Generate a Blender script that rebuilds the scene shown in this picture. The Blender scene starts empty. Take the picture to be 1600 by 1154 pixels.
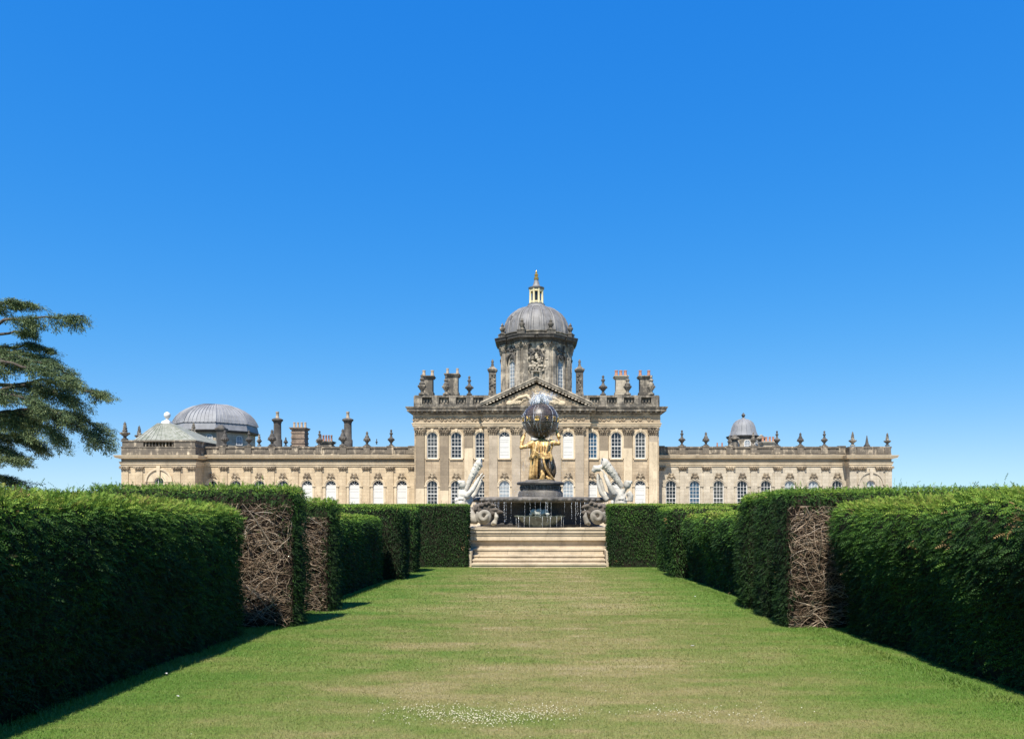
import bpy, math, random
import numpy as np
from mathutils import Vector, Matrix

R = math.radians
rng = np.random.default_rng(11)
random.seed(5)
scene = bpy.context.scene
col = scene.collection

# ------------------------------------------------------------------ camera, sky, sun, exposure
EYE = 1.6
cam_d = bpy.data.cameras.new('camera')
cam = bpy.data.objects.new('camera', cam_d)
col.objects.link(cam)
cam.location = (0, 0, EYE)
cam.rotation_euler = (R(90), 0, 0)
cam_d.sensor_width = 36
cam_d.lens = 27
cam_d.shift_x = -36 / 1600
cam_d.shift_y = 213 / 1600
cam_d.clip_start = 0.1
cam_d.clip_end = 6000
scene.camera = cam

SUN_EL, SUN_AZ = 57, 15            # degrees; azimuth = how far to the left of straight behind the camera
world = bpy.data.worlds.new('World')
scene.world = world
world.use_nodes = True
wn, wl = world.node_tree.nodes, world.node_tree.links
bg = wn['Background']
sky = wn.new('ShaderNodeTexSky')
sky.sky_type = 'NISHITA'
sky.sun_disc = False
sky.sun_elevation = R(SUN_EL)
sky.sun_rotation = R(180 + SUN_AZ)
sky.altitude = 2500
sky.air_density = 1.0
sky.dust_density = 0.0
sky.ozone_density = 3.0
hs = wn.new('ShaderNodeHueSaturation')
hs.inputs['Saturation'].default_value = 1.28
wl.new(sky.outputs[0], hs.inputs['Color'])
# colour response of the camera to the clear sky (one power curve per channel)
sp_ = wn.new('ShaderNodeSeparateColor'); cb_ = wn.new('ShaderNodeCombineColor')
wl.new(hs.outputs[0], sp_.inputs[0])
for i, (A_, p_) in enumerate(((1.02, 1.2), (0.63, 0.57), (0.92, 0.22))):
    q0 = wn.new('ShaderNodeMath'); q0.operation = 'MULTIPLY'; q0.inputs[1].default_value = 0.2016; wl.new(sp_.outputs[i], q0.inputs[0])
    q1 = wn.new('ShaderNodeMath'); q1.operation = 'POWER'; q1.inputs[1].default_value = p_; wl.new(q0.outputs[0], q1.inputs[0])
    q2 = wn.new('ShaderNodeMath'); q2.operation = 'MULTIPLY'; q2.inputs[1].default_value = A_ / 0.2016; wl.new(q1.outputs[0], q2.inputs[0])
    out_ = q2.outputs[0]
    if i == 0:                                            # soft shoulder of the red channel
        q3 = wn.new('ShaderNodeMath'); q3.operation = 'MULTIPLY_ADD'; q3.inputs[1].default_value = 0.22; q3.inputs[2].default_value = 1.0; wl.new(out_, q3.inputs[0])
        q4 = wn.new('ShaderNodeMath'); q4.operation = 'DIVIDE'; wl.new(out_, q4.inputs[0]); wl.new(q3.outputs[0], q4.inputs[1])
        out_ = q4.outputs[0]
    wl.new(out_, cb_.inputs[i])
wl.new(cb_.outputs[0], bg.inputs['Color'])
bg.inputs['Strength'].default_value = 0.12
sd = bpy.data.lights.new('sun', 'SUN')
sd.energy = 5.0
sd.angle = R(0.5)
sd.color = (1.0, 0.94, 0.83)
sun = bpy.data.objects.new('sun', sd)
col.objects.link(sun)
_v = Vector((-math.sin(R(SUN_AZ)) * math.cos(R(SUN_EL)), -math.cos(R(SUN_AZ)) * math.cos(R(SUN_EL)), math.sin(R(SUN_EL))))
sun.rotation_euler = _v.to_track_quat('Z', 'Y').to_euler()
sun.location = (-20, -40, 60)
scene.view_settings.view_transform = 'Standard'
scene.view_settings.look = 'None'
scene.view_settings.exposure = 0.75
scene.view_settings.gamma = 1.0
scene.render.film_transparent = False
try:
    scene.cycles.max_bounces = 6
    scene.cycles.diffuse_bounces = 3
    scene.cycles.transparent_max_bounces = 8
except Exception:
    pass

# ------------------------------------------------------------------ helpers
WL = {}                                    # world position of each object's origin


def tag(o, label=None, cat=None, group=None, kind=None):
    if label: o['label'] = label
    if cat: o['category'] = cat
    if group: o['group'] = group
    if kind: o['kind'] = kind
    return o


def empty(name, loc, label, cat, group=None):
    o = bpy.data.objects.new(name, None)
    col.objects.link(o)
    o.location = loc
    o.empty_display_size = 0.3
    WL[o.name] = Vector(loc)
    return tag(o, label, cat, group)


def link_mesh(name, me, parent=None, loc=None, rotz=0.0):
    """object with its origin at world position loc"""
    o = bpy.data.objects.new(name, me)
    col.objects.link(o)
    loc = Vector(loc) if loc is not None else (WL[parent.name].copy() if parent else Vector((0, 0, 0)))
    WL[o.name] = loc
    if parent:
        o.parent = parent
        o.location = loc - WL[parent.name]
    else:
        o.location = loc
    o.rotation_euler = (0, 0, rotz)
    return o


class M:
    def __init__(s):
        s.v, s.f, s.mi = [], [], []

    def add(s, vs, fs, mi=0):
        b = len(s.v)
        s.v.extend([tuple(p) for p in vs])
        for f in fs:
            s.f.append(tuple(b + i for i in f))
            s.mi.append(mi)

    def box(s, x0, x1, y0, y1, z0, z1, mi=0):
        s.add([(x0, y0, z0), (x1, y0, z0), (x1, y1, z0), (x0, y1, z0), (x0, y0, z1), (x1, y0, z1), (x1, y1, z1), (x0, y1, z1)],
              [(0, 3, 2, 1), (4, 5, 6, 7), (0, 1, 5, 4), (1, 2, 6, 5), (2, 3, 7, 6), (3, 0, 4, 7)], mi)

    def frustum(s, cx, cy, z0, z1, hx0, hy0, hx1, hy1, mi=0):
        s.add([(cx - hx0, cy - hy0, z0), (cx + hx0, cy - hy0, z0), (cx + hx0, cy + hy0, z0), (cx - hx0, cy + hy0, z0),
               (cx - hx1, cy - hy1, z1), (cx + hx1, cy - hy1, z1), (cx + hx1, cy + hy1, z1), (cx - hx1, cy + hy1, z1)],
              [(0, 3, 2, 1), (4, 5, 6, 7), (0, 1, 5, 4), (1, 2, 6, 5), (2, 3, 7, 6), (3, 0, 4, 7)], mi)

    def lathe(s, prof, cx=0, cy=0, n=16, mi=0, ph=0.0, squash=1.0):
        vs, fs = [], []
        for r, z in prof:
            for k in range(n):
                a = ph + 2 * math.pi * k / n
                vs.append((cx + r * math.cos(a), cy + r * squash * math.sin(a), z))
        for i in range(len(prof) - 1):
            for k in range(n):
                k2 = (k + 1) % n
                fs.append((i * n + k, i * n + k2, (i + 1) * n + k2, (i + 1) * n + k))
        if prof[0][0] > 1e-4: fs.append(tuple(range(n - 1, -1, -1)))
        if prof[-1][0] > 1e-4: fs.append(tuple((len(prof) - 1) * n + k for k in range(n)))
        s.add(vs, fs, mi)

    def tube(s, pts, rad, n=6, mi=0, cap=True):
        pts = [Vector(p) for p in pts]
        if not hasattr(rad, '__len__'): rad = [rad] * len(pts)
        vs, fs = [], []
        up = Vector((0.3, 0.2, 1)).normalized()
        for i, p in enumerate(pts):
            d = (pts[min(i + 1, len(pts) - 1)] - pts[max(i - 1, 0)])
            if d.length < 1e-9: d = Vector((0, 0, 1))
            d.normalize()
            a = d.cross(up)
            if a.length < 0.05: a = d.cross(Vector((1, 0, 0)))
            a.normalize(); b = d.cross(a)
            for k in range(n):
                t = 2 * math.pi * k / n
                vs.append(p + rad[i] * (math.cos(t) * a + math.sin(t) * b))
        for i in range(len(pts) - 1):
            for k in range(n):
                k2 = (k + 1) % n
                fs.append((i * n + k, i * n + k2, (i + 1) * n + k2, (i + 1) * n + k))
        if cap:
            fs.append(tuple(range(n - 1, -1, -1)))
            fs.append(tuple((len(pts) - 1) * n + k for k in range(n)))
        s.add(vs, fs, mi)

    def ball(s, c, r, nu=10, nv=6, mi=0, rot=None):
        if not hasattr(r, '__len__'): r = (r, r, r)
        vs, fs = [], []
        for j in range(nv + 1):
            th = math.pi * j / nv
            for i in range(nu):
                a = 2 * math.pi * i / nu
                p = Vector((r[0] * math.sin(th) * math.cos(a), r[1] * math.sin(th) * math.sin(a), r[2] * math.cos(th)))
                if rot: p = rot @ p
                vs.append(p + Vector(c))
        for j in range(nv):
            for i in range(nu):
                i2 = (i + 1) % nu
                fs.append((j * nu + i, (j + 1) * nu + i, (j + 1) * nu + i2, j * nu + i2))
        s.add(vs, fs, mi)

    def prism(s, poly, y0, y1, mi=0):            # poly in xz, extruded along y
        n = len(poly)
        vs = [(x, y0, z) for x, z in poly] + [(x, y1, z) for x, z in poly]
        fs = [tuple(range(n)), tuple(range(2 * n - 1, n - 1, -1))]
        for i in range(n):
            j = (i + 1) % n
            fs.append((i, i + n, j + n, j))
        s.add(vs, fs, mi)

    def path(s, pth, prof, closed=False, mi=0, cap=True):
        """sweep profile [(out,z)] along xy path with mitred corners; outwards is to the right of travel"""
        n = len(pth)
        P = [Vector((p[0], p[1])) for p in pth]
        offs = []
        for i in range(n):
            ds = []
            if closed or i > 0: ds.append((P[i] - P[i - 1]).normalized())
            if closed or i < n - 1: ds.append((P[(i + 1) % n] - P[i]).normalized())
            ns = [Vector((d.y, -d.x)) for d in ds]
            if len(ns) == 1: offs.append(ns[0])
            else:
                m = ns[0] + ns[1]
                if m.length < 1e-6: offs.append(ns[0])
                else:
                    m.normalize(); offs.append(m / max(0.3, m.dot(ns[0])))
        k = len(prof)
        vs = []
        for i in range(n):
            for o, z in prof:
                q = P[i] + offs[i] * o
                vs.append((q.x, q.y, z))
        fs = []
        for i in range(n if closed else n - 1):
            j = (i + 1) % n
            for a in range(k):
                b = (a + 1) % k
                fs.append((i * k + a, j * k + a, j * k + b, i * k + b))
        if not closed and cap:
            fs.append(tuple(range(k - 1, -1, -1)))
            fs.append(tuple((n - 1) * k + a for a in range(k)))
        s.add(vs, fs, mi)

    def move(s, start, fn):
        for i in range(start, len(s.v)):
            s.v[i] = tuple(fn(Vector(s.v[i])))

    def mesh(s, name, mats, smooth=None, org=Vector((0, 0, 0))):
        me = bpy.data.meshes.new(name)
        me.from_pydata([(p[0] - org[0], p[1] - org[1], p[2] - org[2]) for p in s.v], [], s.f)
        mats = mats if isinstance(mats, (list, tuple)) else [mats]
        for m in mats: me.materials.append(m)
        me.polygons.foreach_set('material_index', s.mi)
        if smooth is not None:
            me.polygons.foreach_set('use_smooth', [True] * len(s.f))
            if smooth < 180: me.set_sharp_from_angle(angle=R(smooth))
        me.update()
        return me

    def build(s, name, mats, parent=None, smooth=None):
        org = WL[parent.name] if parent else Vector((0, 0, 0))
        return link_mesh(name, s.mesh(name, mats, smooth, org), parent)

    def thing(s, name, mats, loc, smooth=None):
        return link_mesh(name, s.mesh(name, mats, smooth, Vector(loc)), None, loc)


def voxel(me, size, smooth_it=3, mats=None):
    """fuse overlapping shapes into one continuous surface"""
    o = bpy.data.objects.new('tmp', me)
    col.objects.link(o)
    r = o.modifiers.new('r', 'REMESH'); r.mode = 'VOXEL'; r.voxel_size = size; r.use_smooth_shade = True
    if smooth_it:
        q = o.modifiers.new('s', 'SMOOTH'); q.iterations = smooth_it; q.factor = 0.5
    dg = bpy.context.evaluated_depsgraph_get(); dg.update()
    out = bpy.data.meshes.new_from_object(o.evaluated_get(dg))
    bpy.data.objects.remove(o)
    out.materials.clear()
    for m in (mats or []): out.materials.append(m)
    out.polygons.foreach_set('use_smooth', [True] * len(out.polygons))
    out.polygons.foreach_set('material_index', [0] * len(out.polygons))
    return out


# ------------------------------------------------------------------ materials
def nt(name):
    m = bpy.data.materials.new(name)
    m.use_nodes = True
    return m, m.node_tree.nodes, m.node_tree.links, m.node_tree.nodes['Principled BSDF']


def math_node(n, l, op, a, b=None, clamp=False):
    q = n.new('ShaderNodeMath'); q.operation = op; q.use_clamp = clamp
    for i, x in enumerate((a, b)):
        if x is None: continue
        if isinstance(x, (int, float)): q.inputs[i].default_value = x
        else: l.new(x, q.inputs[i])
    return q.outputs[0]


def mixc(n, l, fac, a, b):
    q = n.new('ShaderNodeMix'); q.data_type = 'RGBA'
    for s, x in ((q.inputs['Factor'], fac), (q.inputs['A'], a), (q.inputs['B'], b)):
        if isinstance(x, (int, float)): s.default_value = x
        elif isinstance(x, tuple): s.default_value = (*x[:3], 1)
        else: l.new(x, s)
    return q.outputs['Result']


def ramp(n, l, src, stops):
    q = n.new('ShaderNodeValToRGB')
    e = q.color_ramp.elements
    while len(e) < len(stops): e.new(0.5)
    for el, (p, c) in zip(e, stops):
        el.position = p
        el.color = (*c, 1) if isinstance(c, tuple) else (c, c, c, 1)
    l.new(src, q.inputs[0])
    return q.outputs[0]


def noise(n, l, vec, scale, detail=4, rough=0.6, sc3=None):
    if sc3:
        mp = n.new('ShaderNodeVectorMath'); mp.operation = 'MULTIPLY'
        l.new(vec, mp.inputs[0]); mp.inputs[1].default_value = sc3
        vec = mp.outputs[0]
    q = n.new('ShaderNodeTexNoise')
    q.inputs['Scale'].default_value = scale
    q.inputs['Detail'].default_value = detail
    q.inputs['Roughness'].default_value = rough
    l.new(vec, q.inputs['Vector'])
    return q.outputs['Fac']


def stone(name, c1, c2, soot=(0.045, 0.04, 0.036), amount=0.3, block=(1.1, 0.42), joint=0.5, streak=0.5, bump=0.3, wet=0.0, sharp=0.09):
    """ashlar with courses, blotches, vertical streaks and soot crusts"""
    m, n, l, b = nt(name)
    geo = n.new('ShaderNodeNewGeometry')
    pos = geo.outputs['Position']
    sep = n.new('ShaderNodeSeparateXYZ'); l.new(pos, sep.inputs[0])
    xy = math_node(n, l, 'ADD', sep.outputs[0], sep.outputs[1])
    cmb = n.new('ShaderNodeCombineXYZ'); l.new(xy, cmb.inputs[0]); l.new(sep.outputs[2], cmb.inputs[1])
    br = n.new('ShaderNodeTexBrick')
    br.inputs['Scale'].default_value = 1.0
    br.inputs['Brick Width'].default_value = block[0]
    br.inputs['Row Height'].default_value = block[1]
    br.inputs['Mortar Size'].default_value = 0.012
    br.inputs['Mortar Smooth'].default_value = 0.3
    br.inputs['Bias'].default_value = -0.1
    br.inputs['Color1'].default_value = (*c1, 1)
    br.inputs['Color2'].default_value = (*c2, 1)
    dk = tuple(x * (1 - joint) for x in c2)
    br.inputs['Mortar'].default_value = (*dk, 1)
    l.new(cmb.outputs[0], br.inputs['Vector'])
    nz = noise(n, l, pos, 0.7, 5, 0.65)
    c = mixc(n, l, ramp(n, l, nz, [(0.35, 0.0), (0.7, 0.55)]), br.outputs['Color'], tuple(x * 0.62 for x in c2))
    fine = noise(n, l, pos, 9.0, 4, 0.7)
    c = mixc(n, l, ramp(n, l, fine, [(0.4, 0.0), (0.75, 0.4)]), c, tuple(min(1, x * 1.25) for x in c1))
    st = noise(n, l, pos, 1.0, 5, 0.65, (1.6, 1.6, 0.22))
    blob = noise(n, l, pos, 1.1, 6, 0.7)
    mixv = math_node(n, l, 'ADD', math_node(n, l, 'MULTIPLY', st, streak), math_node(n, l, 'MULTIPLY', blob, 1 - streak))
    lo = 0.72 - 0.42 * amount
    sf = ramp(n, l, mixv, [(max(0, lo - sharp), 0.0), (min(1, lo + sharp), min(1.0, 0.45 + 0.55 * amount))])
    c = mixc(n, l, sf, c, soot)
    l.new(c, b.inputs['Base Color'])
    b.inputs['Roughness'].default_value = 0.85 - 0.5 * wet
    b.inputs['Specular IOR Level'].default_value = 0.25 + 0.3 * wet
    bp = n.new('ShaderNodeBump'); bp.inputs['Strength'].default_value = bump; bp.inputs['Distance'].default_value = 0.03
    l.new(math_node(n, l, 'ADD', fine, math_node(n, l, 'MULTIPLY', br.outputs['Fac'], -0.8)), bp.inputs['Height'])
    l.new(bp.outputs[0], b.inputs['Normal'])
    return m


def plain(name, c, rough=0.5, metal=0.0, var=0.25, scale=6.0, c2=None, spec=0.4, bump=0.0, bscale=20):
    m, n, l, b = nt(name)
    geo = n.new('ShaderNodeNewGeometry')
    nz = noise(n, l, geo.outputs['Position'], scale, 5, 0.65)
    c2 = c2 or tuple(x * (1 - var) for x in c)
    l.new(mixc(n, l, ramp(n, l, nz, [(0.38, 0.0), (0.64, 1.0)]), c, c2), b.inputs['Base Color'])
    b.inputs['Roughness'].default_value = rough
    b.inputs['Metallic'].default_value = metal
    b.inputs['Specular IOR Level'].default_value = spec
    if bump:
        bp = n.new('ShaderNodeBump'); bp.inputs['Strength'].default_value = bump; bp.inputs['Distance'].default_value = 0.02
        l.new(noise(n, l, geo.outputs['Position'], bscale, 4, 0.7), bp.inputs['Height'])
        l.new(bp.outputs[0], b.inputs['Normal'])
    return m


CREAM = (0.53, 0.42, 0.285); CREAM2 = (0.32, 0.25, 0.17)
MS = {
    'cream': stone('honey_limestone', CREAM, CREAM2, amount=0.42, sharp=0.14, soot=(0.20, 0.145, 0.095)),
    'wing': stone('wing_limestone', (0.57, 0.455, 0.305), (0.46, 0.36, 0.235), amount=0.34, sharp=0.13, soot=(0.24, 0.175, 0.115)),
    'pale': stone('pale_limestone', (0.51, 0.445, 0.345), (0.38, 0.325, 0.245), amount=0.30, sharp=0.10, soot=(0.22, 0.175, 0.13)),
    'trim': stone('trim_limestone', (0.60, 0.49, 0.34), (0.49, 0.395, 0.27), amount=0.26, soot=(0.20, 0.155, 0.11), joint=0.2, block=(1.7, 3.0)),
    'shaft': stone('stained_and_shade_limestone', (0.275, 0.22, 0.155), (0.195, 0.155, 0.11), amount=0.3, soot=(0.15, 0.12, 0.09), block=(9, 0.9), joint=0.25),  # stained pilaster shafts; on friezes its dark tone stands in for cornice shadow
    'shaft2': stone('greyed_and_shade_limestone', (0.41, 0.34, 0.255), (0.31, 0.255, 0.19), amount=0.25, soot=(0.20, 0.165, 0.125), block=(9, 0.9), joint=0.25),  # greyed pilaster shafts; on friezes the tone imitates shade below the cornice
    'carved': stone('carved_limestone', (0.52, 0.42, 0.29), (0.32, 0.25, 0.17), amount=0.58, soot=(0.06, 0.048, 0.038), joint=0.0, block=(3, 3)),
    'soot': stone('sooty_limestone', (0.40, 0.345, 0.265), (0.24, 0.205, 0.165), amount=0.60, soot=(0.036, 0.035, 0.034), block=(0.9, 0.5), joint=0.4, sharp=0.05),
    'patchy': stone('patched_parapet_limestone', (0.60, 0.50, 0.365), (0.27, 0.225, 0.17), amount=0.66, soot=(0.065, 0.057, 0.05), block=(1.4, 0.7), joint=0.4, sharp=0.045),
    'drum': stone('weathered_drum_limestone', (0.52, 0.45, 0.35), (0.34, 0.29, 0.23), amount=0.50, soot=(0.045, 0.042, 0.039), block=(0.9, 0.45), sharp=0.06),
    'black': stone('blackened_limestone', (0.15, 0.135, 0.118), (0.09, 0.082, 0.075), amount=0.55, soot=(0.033, 0.032, 0.031), block=(1.0, 0.5)),
    'steps': stone('sandstone_steps', (0.58, 0.48, 0.345), (0.47, 0.385, 0.27), amount=0.30, sharp=0.12, soot=(0.17, 0.135, 0.095), block=(1.5, 5.0), joint=0.4, bump=0.2),
    'lead': plain('grey_lead_sheet', (0.20, 0.192, 0.188), 0.6, 0.0, c2=(0.115, 0.11, 0.108), scale=0.9, spec=0.5),
    'lead_blue': plain('blue_grey_lead_sheet', (0.235, 0.238, 0.25), 0.65, 0.0, c2=(0.165, 0.168, 0.178), scale=0.7, spec=0.5),
    'lead_green': plain('lichened_slate', (0.27, 0.27, 0.235), 0.85, 0.0, c2=(0.155, 0.165, 0.125), scale=1.6, bump=0.3, bscale=6),
    'white': plain('white_paint', (0.66, 0.64, 0.60), 0.5, var=0.06, scale=2),
    'blind': plain('white_blind', (0.56, 0.55, 0.52), 0.7, var=0.06, scale=3),
    'slot': plain('blind_gap', (0.30, 0.30, 0.28), 0.7),
    'terra': plain('terracotta', (0.42, 0.20, 0.13), 0.8, c2=(0.30, 0.15, 0.10)),
    'buff': plain('buff_clay', (0.46, 0.36, 0.26), 0.8, c2=(0.32, 0.25, 0.18)),
    'brick': stone('old_brown_brick', (0.36, 0.27, 0.20), (0.25, 0.18, 0.135), amount=0.45, block=(0.3, 0.12), joint=0.3),
    'gold': plain('gilded_lead', (0.62, 0.42, 0.13), 0.28, 0.75, c2=(0.42, 0.26, 0.07), scale=9),
    'paintgold': plain('gilded_stone', (0.70, 0.60, 0.36), 0.5, 0.1, var=0.2),
    'bronze': plain('wet_dark_bronze', (0.070, 0.050, 0.040), 0.40, 0.0, c2=(0.020, 0.015, 0.013), scale=3.5, spec=0.5, bump=0.45, bscale=11),
    'robe': plain('tarnish_and_crease_gilt_robe', (0.74, 0.48, 0.19), 0.48, 0.25, c2=(0.24, 0.13, 0.045), scale=6.5, bump=0.2, bscale=14),  # dark noise tone: tarnish, and painted shade for the fold creases
    'darkrobe': plain('tarnished_bronze_robe', (0.13, 0.085, 0.045), 0.35, 0.4, c2=(0.045, 0.032, 0.022), scale=5.0),
    'marble': stone('weathered_groove_shaded_marble', (0.60, 0.555, 0.48), (0.47, 0.435, 0.37), amount=0.36, soot=(0.11, 0.10, 0.085), joint=0.0, block=(9, 9), bump=0.5),  # dark blotches: stains plus the shadow of carved grooves put into the colour
    'tailstone': stone('stained_marble', (0.42, 0.375, 0.30), (0.27, 0.24, 0.19), amount=0.50, soot=(0.12, 0.105, 0.09), joint=0.0, block=(9, 9), bump=0.2),
    'wetstone': stone('wet_dark_stone', (0.06, 0.055, 0.05), (0.035, 0.032, 0.03), amount=0.5, soot=(0.018, 0.018, 0.018), joint=0.0, block=(9, 9), wet=0.35),
    'rim': stone('wet_carved_stone', (0.21, 0.185, 0.155), (0.10, 0.088, 0.075), amount=0.52, soot=(0.022, 0.021, 0.02), joint=0.0, block=(9, 9), wet=0.4, bump=0.6),
    'fin': stone('dark_weathered_fins', (0.20, 0.165, 0.13), (0.10, 0.082, 0.065), amount=0.5, soot=(0.025, 0.022, 0.02), joint=0.0, block=(9, 9), bump=0.6),
    'algae': plain('algae_green_stone', (0.13, 0.145, 0.115), 0.3, c2=(0.045, 0.055, 0.045), scale=4, spec=0.5),
    'wetmarble': plain('wet_pale_stone', (0.55, 0.54, 0.48), 0.3, c2=(0.25, 0.26, 0.21), scale=7),
}


def glass_mat(name, c):
    m, n, l, b = nt(name)
    b.inputs['Base Color'].default_value = (*c, 1)
    b.inputs['Roughness'].default_value = 0.06
    b.inputs['Specular IOR Level'].default_value = 0.45
    geo = n.new('ShaderNodeNewGeometry')
    bp = n.new('ShaderNodeBump'); bp.inputs['Strength'].default_value = 0.12; bp.inputs['Distance'].default_value = 0.02
    l.new(noise(n, l, geo.outputs['Position'], 1.6, 2), bp.inputs['Height'])
    l.new(bp.outputs[0], b.inputs['Normal'])
    return m


MS['glass'] = glass_mat('dark_window_glass', (0.018, 0.021, 0.026))
MS['glass_dusk'] = glass_mat('dim_window_glass', (0.05, 0.052, 0.05))
MS['glass_blue'] = glass_mat('blue_window_glass', (0.035, 0.075, 0.12))  # bluer base colour, so that panes differ from one another
MS['glass_pale'] = glass_mat('pale_curtained_glass', (0.26, 0.29, 0.31))


def leaf_mat(name, stops, transl=0.22, rough=0.65, spec=0.18):
    m, n, l, b = nt(name)
    at = n.new('ShaderNodeAttribute'); at.attribute_name = 'tint'
    c = ramp(n, l, at.outputs['Fac'], stops)
    l.new(c, b.inputs['Base Color'])
    b.inputs['Roughness'].default_value = rough
    b.inputs['Specular IOR Level'].default_value = spec
    tr = n.new('ShaderNodeBsdfTranslucent'); l.new(c, tr.inputs['Color'])
    mx = n.new('ShaderNodeMixShader'); mx.inputs[0].default_value = transl
    l.new(b.outputs[0], mx.inputs[1]); l.new(tr.outputs[0], mx.inputs[2])
    l.new(mx.outputs[0], n['Material Output'].inputs['Surface'])
    return m


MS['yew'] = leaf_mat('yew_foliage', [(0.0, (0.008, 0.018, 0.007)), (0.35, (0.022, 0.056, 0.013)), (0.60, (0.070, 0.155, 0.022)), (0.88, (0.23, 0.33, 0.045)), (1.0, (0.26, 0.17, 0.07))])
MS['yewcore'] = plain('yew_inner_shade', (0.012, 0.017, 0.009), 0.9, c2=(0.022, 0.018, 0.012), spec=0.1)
MS['twigcore'] = plain('dead_twig_mass', (0.035, 0.025, 0.018), 0.95, c2=(0.014, 0.010, 0.008), scale=14, spec=0.1, bump=0.8, bscale=30)
MS['twig'] = leaf_mat('bare_twig_bark', [(0.0, (0.06, 0.040, 0.028)), (0.35, (0.17, 0.115, 0.075)), (0.7, (0.36, 0.275, 0.195)), (1.0, (0.56, 0.47, 0.37))], 0.0, 0.85, 0.2)
MS['cedar'] = leaf_mat('cedar_needles', [(0.0, (0.030, 0.058, 0.042)), (0.45, (0.085, 0.132, 0.066)), (0.8, (0.17, 0.215, 0.09)), (1.0, (0.23, 0.265, 0.12))], 0.18)
MS['bark'] = plain('cedar_bark', (0.10, 0.075, 0.06), 0.9, c2=(0.05, 0.04, 0.033), bump=0.6, bscale=12)


def grass_colour(n, l):
    geo = n.new('ShaderNodeNewGeometry')
    pos = geo.outputs['Position']
    sep = n.new('ShaderNodeSeparateXYZ'); l.new(pos, sep.inputs[0])
    big = noise(n, l, pos, 0.9, 5, 0.62, (0.42, 1.0, 0.0))
    mid = noise(n, l, pos, 2.6, 6, 0.72, (0.45, 1.0, 0.0))
    fin = noise(n, l, pos, 30.0, 3, 0.7, (1, 1, 0.0))
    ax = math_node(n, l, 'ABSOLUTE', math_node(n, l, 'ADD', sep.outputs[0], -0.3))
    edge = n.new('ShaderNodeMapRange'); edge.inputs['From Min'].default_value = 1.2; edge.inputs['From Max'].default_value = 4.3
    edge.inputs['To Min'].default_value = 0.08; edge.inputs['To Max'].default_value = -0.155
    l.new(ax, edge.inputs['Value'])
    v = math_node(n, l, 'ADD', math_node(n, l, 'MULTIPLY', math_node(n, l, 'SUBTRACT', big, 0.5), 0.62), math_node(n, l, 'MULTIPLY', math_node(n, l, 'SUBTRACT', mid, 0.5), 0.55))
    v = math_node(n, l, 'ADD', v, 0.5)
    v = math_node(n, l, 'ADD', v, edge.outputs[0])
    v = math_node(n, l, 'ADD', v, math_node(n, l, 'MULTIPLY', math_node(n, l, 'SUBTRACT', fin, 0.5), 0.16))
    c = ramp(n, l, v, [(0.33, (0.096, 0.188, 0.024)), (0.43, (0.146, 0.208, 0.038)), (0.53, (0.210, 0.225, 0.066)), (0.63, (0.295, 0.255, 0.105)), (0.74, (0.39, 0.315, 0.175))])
    return pos, c, fin, mid


def lawn_material():
    m, n, l, b = nt('dry_mown_lawn')
    pos, c, fin, mid = grass_colour(n, l)
    dk = noise(n, l, pos, 55.0, 3, 0.8)
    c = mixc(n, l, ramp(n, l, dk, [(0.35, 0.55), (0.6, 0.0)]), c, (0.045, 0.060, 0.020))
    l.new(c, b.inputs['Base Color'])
    b.inputs['Roughness'].default_value = 0.9
    b.inputs['Specular IOR Level'].default_value = 0.15
    bp = n.new('ShaderNodeBump'); bp.inputs['Strength'].default_value = 0.7; bp.inputs['Distance'].default_value = 0.03
    l.new(math_node(n, l, 'ADD', dk, mid), bp.inputs['Height'])
    l.new(bp.outputs[0], b.inputs['Normal'])
    return m


def blade_material():
    m, n, l, b = nt('grass_blades')
    pos, c, fin, mid = grass_colour(n, l)
    at = n.new('ShaderNodeAttribute'); at.attribute_name = 'tint'
    c = mixc(n, l, math_node(n, l, 'MULTIPLY', at.outputs['Fac'], 0.45), c, (0.30, 0.285, 0.115))
    l.new(c, b.inputs['Base Color'])
    b.inputs['Roughness'].default_value = 0.6
    b.inputs['Specular IOR Level'].default_value = 0.25
    tr = n.new('ShaderNodeBsdfTranslucent'); l.new(c, tr.inputs['Color'])
    mx = n.new('ShaderNodeMixShader'); mx.inputs[0].default_value = 0.25
    l.new(b.outputs[0], mx.inputs[1]); l.new(tr.outputs[0], mx.inputs[2])
    l.new(mx.outputs[0], n['Material Output'].inputs['Surface'])
    return m


def water_mat():
    m, n, l, b = nt('falling_water')
    b.inputs['Base Color'].default_value = (0.93, 0.96, 1.0, 1)
    b.inputs['Roughness'].default_value = 0.08
    b.inputs['IOR'].default_value = 1.33
    b.inputs['Transmission Weight'].default_value = 0.55
    return m


MS['water'] = water_mat()

# ------------------------------------------------------------------ ground
SL = 32 / 1200


def gz(y):
    """height of the lawn: falls gently towards the house, level beyond the steps"""
    return -SL * min(max(y, 0.0), 30.0)


m = M()
ys = [-3000, -60, 0] + [i * 1.5 for i in range(1, 21)] + [60, 140, 400, 4000]
xs = [-4000, -300, -40, -12, -6, -3, 0, 3, 6, 12, 40, 300, 4000]
m.add([(x, y, gz(y)) for y in ys for x in xs],
      [(j * len(xs) + i, j * len(xs) + i + 1, (j + 1) * len(xs) + i + 1, (j + 1) * len(xs) + i) for j in range(len(ys) - 1) for i in range(len(xs) - 1)])
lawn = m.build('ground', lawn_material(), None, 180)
tag(lawn, kind='structure')


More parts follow.
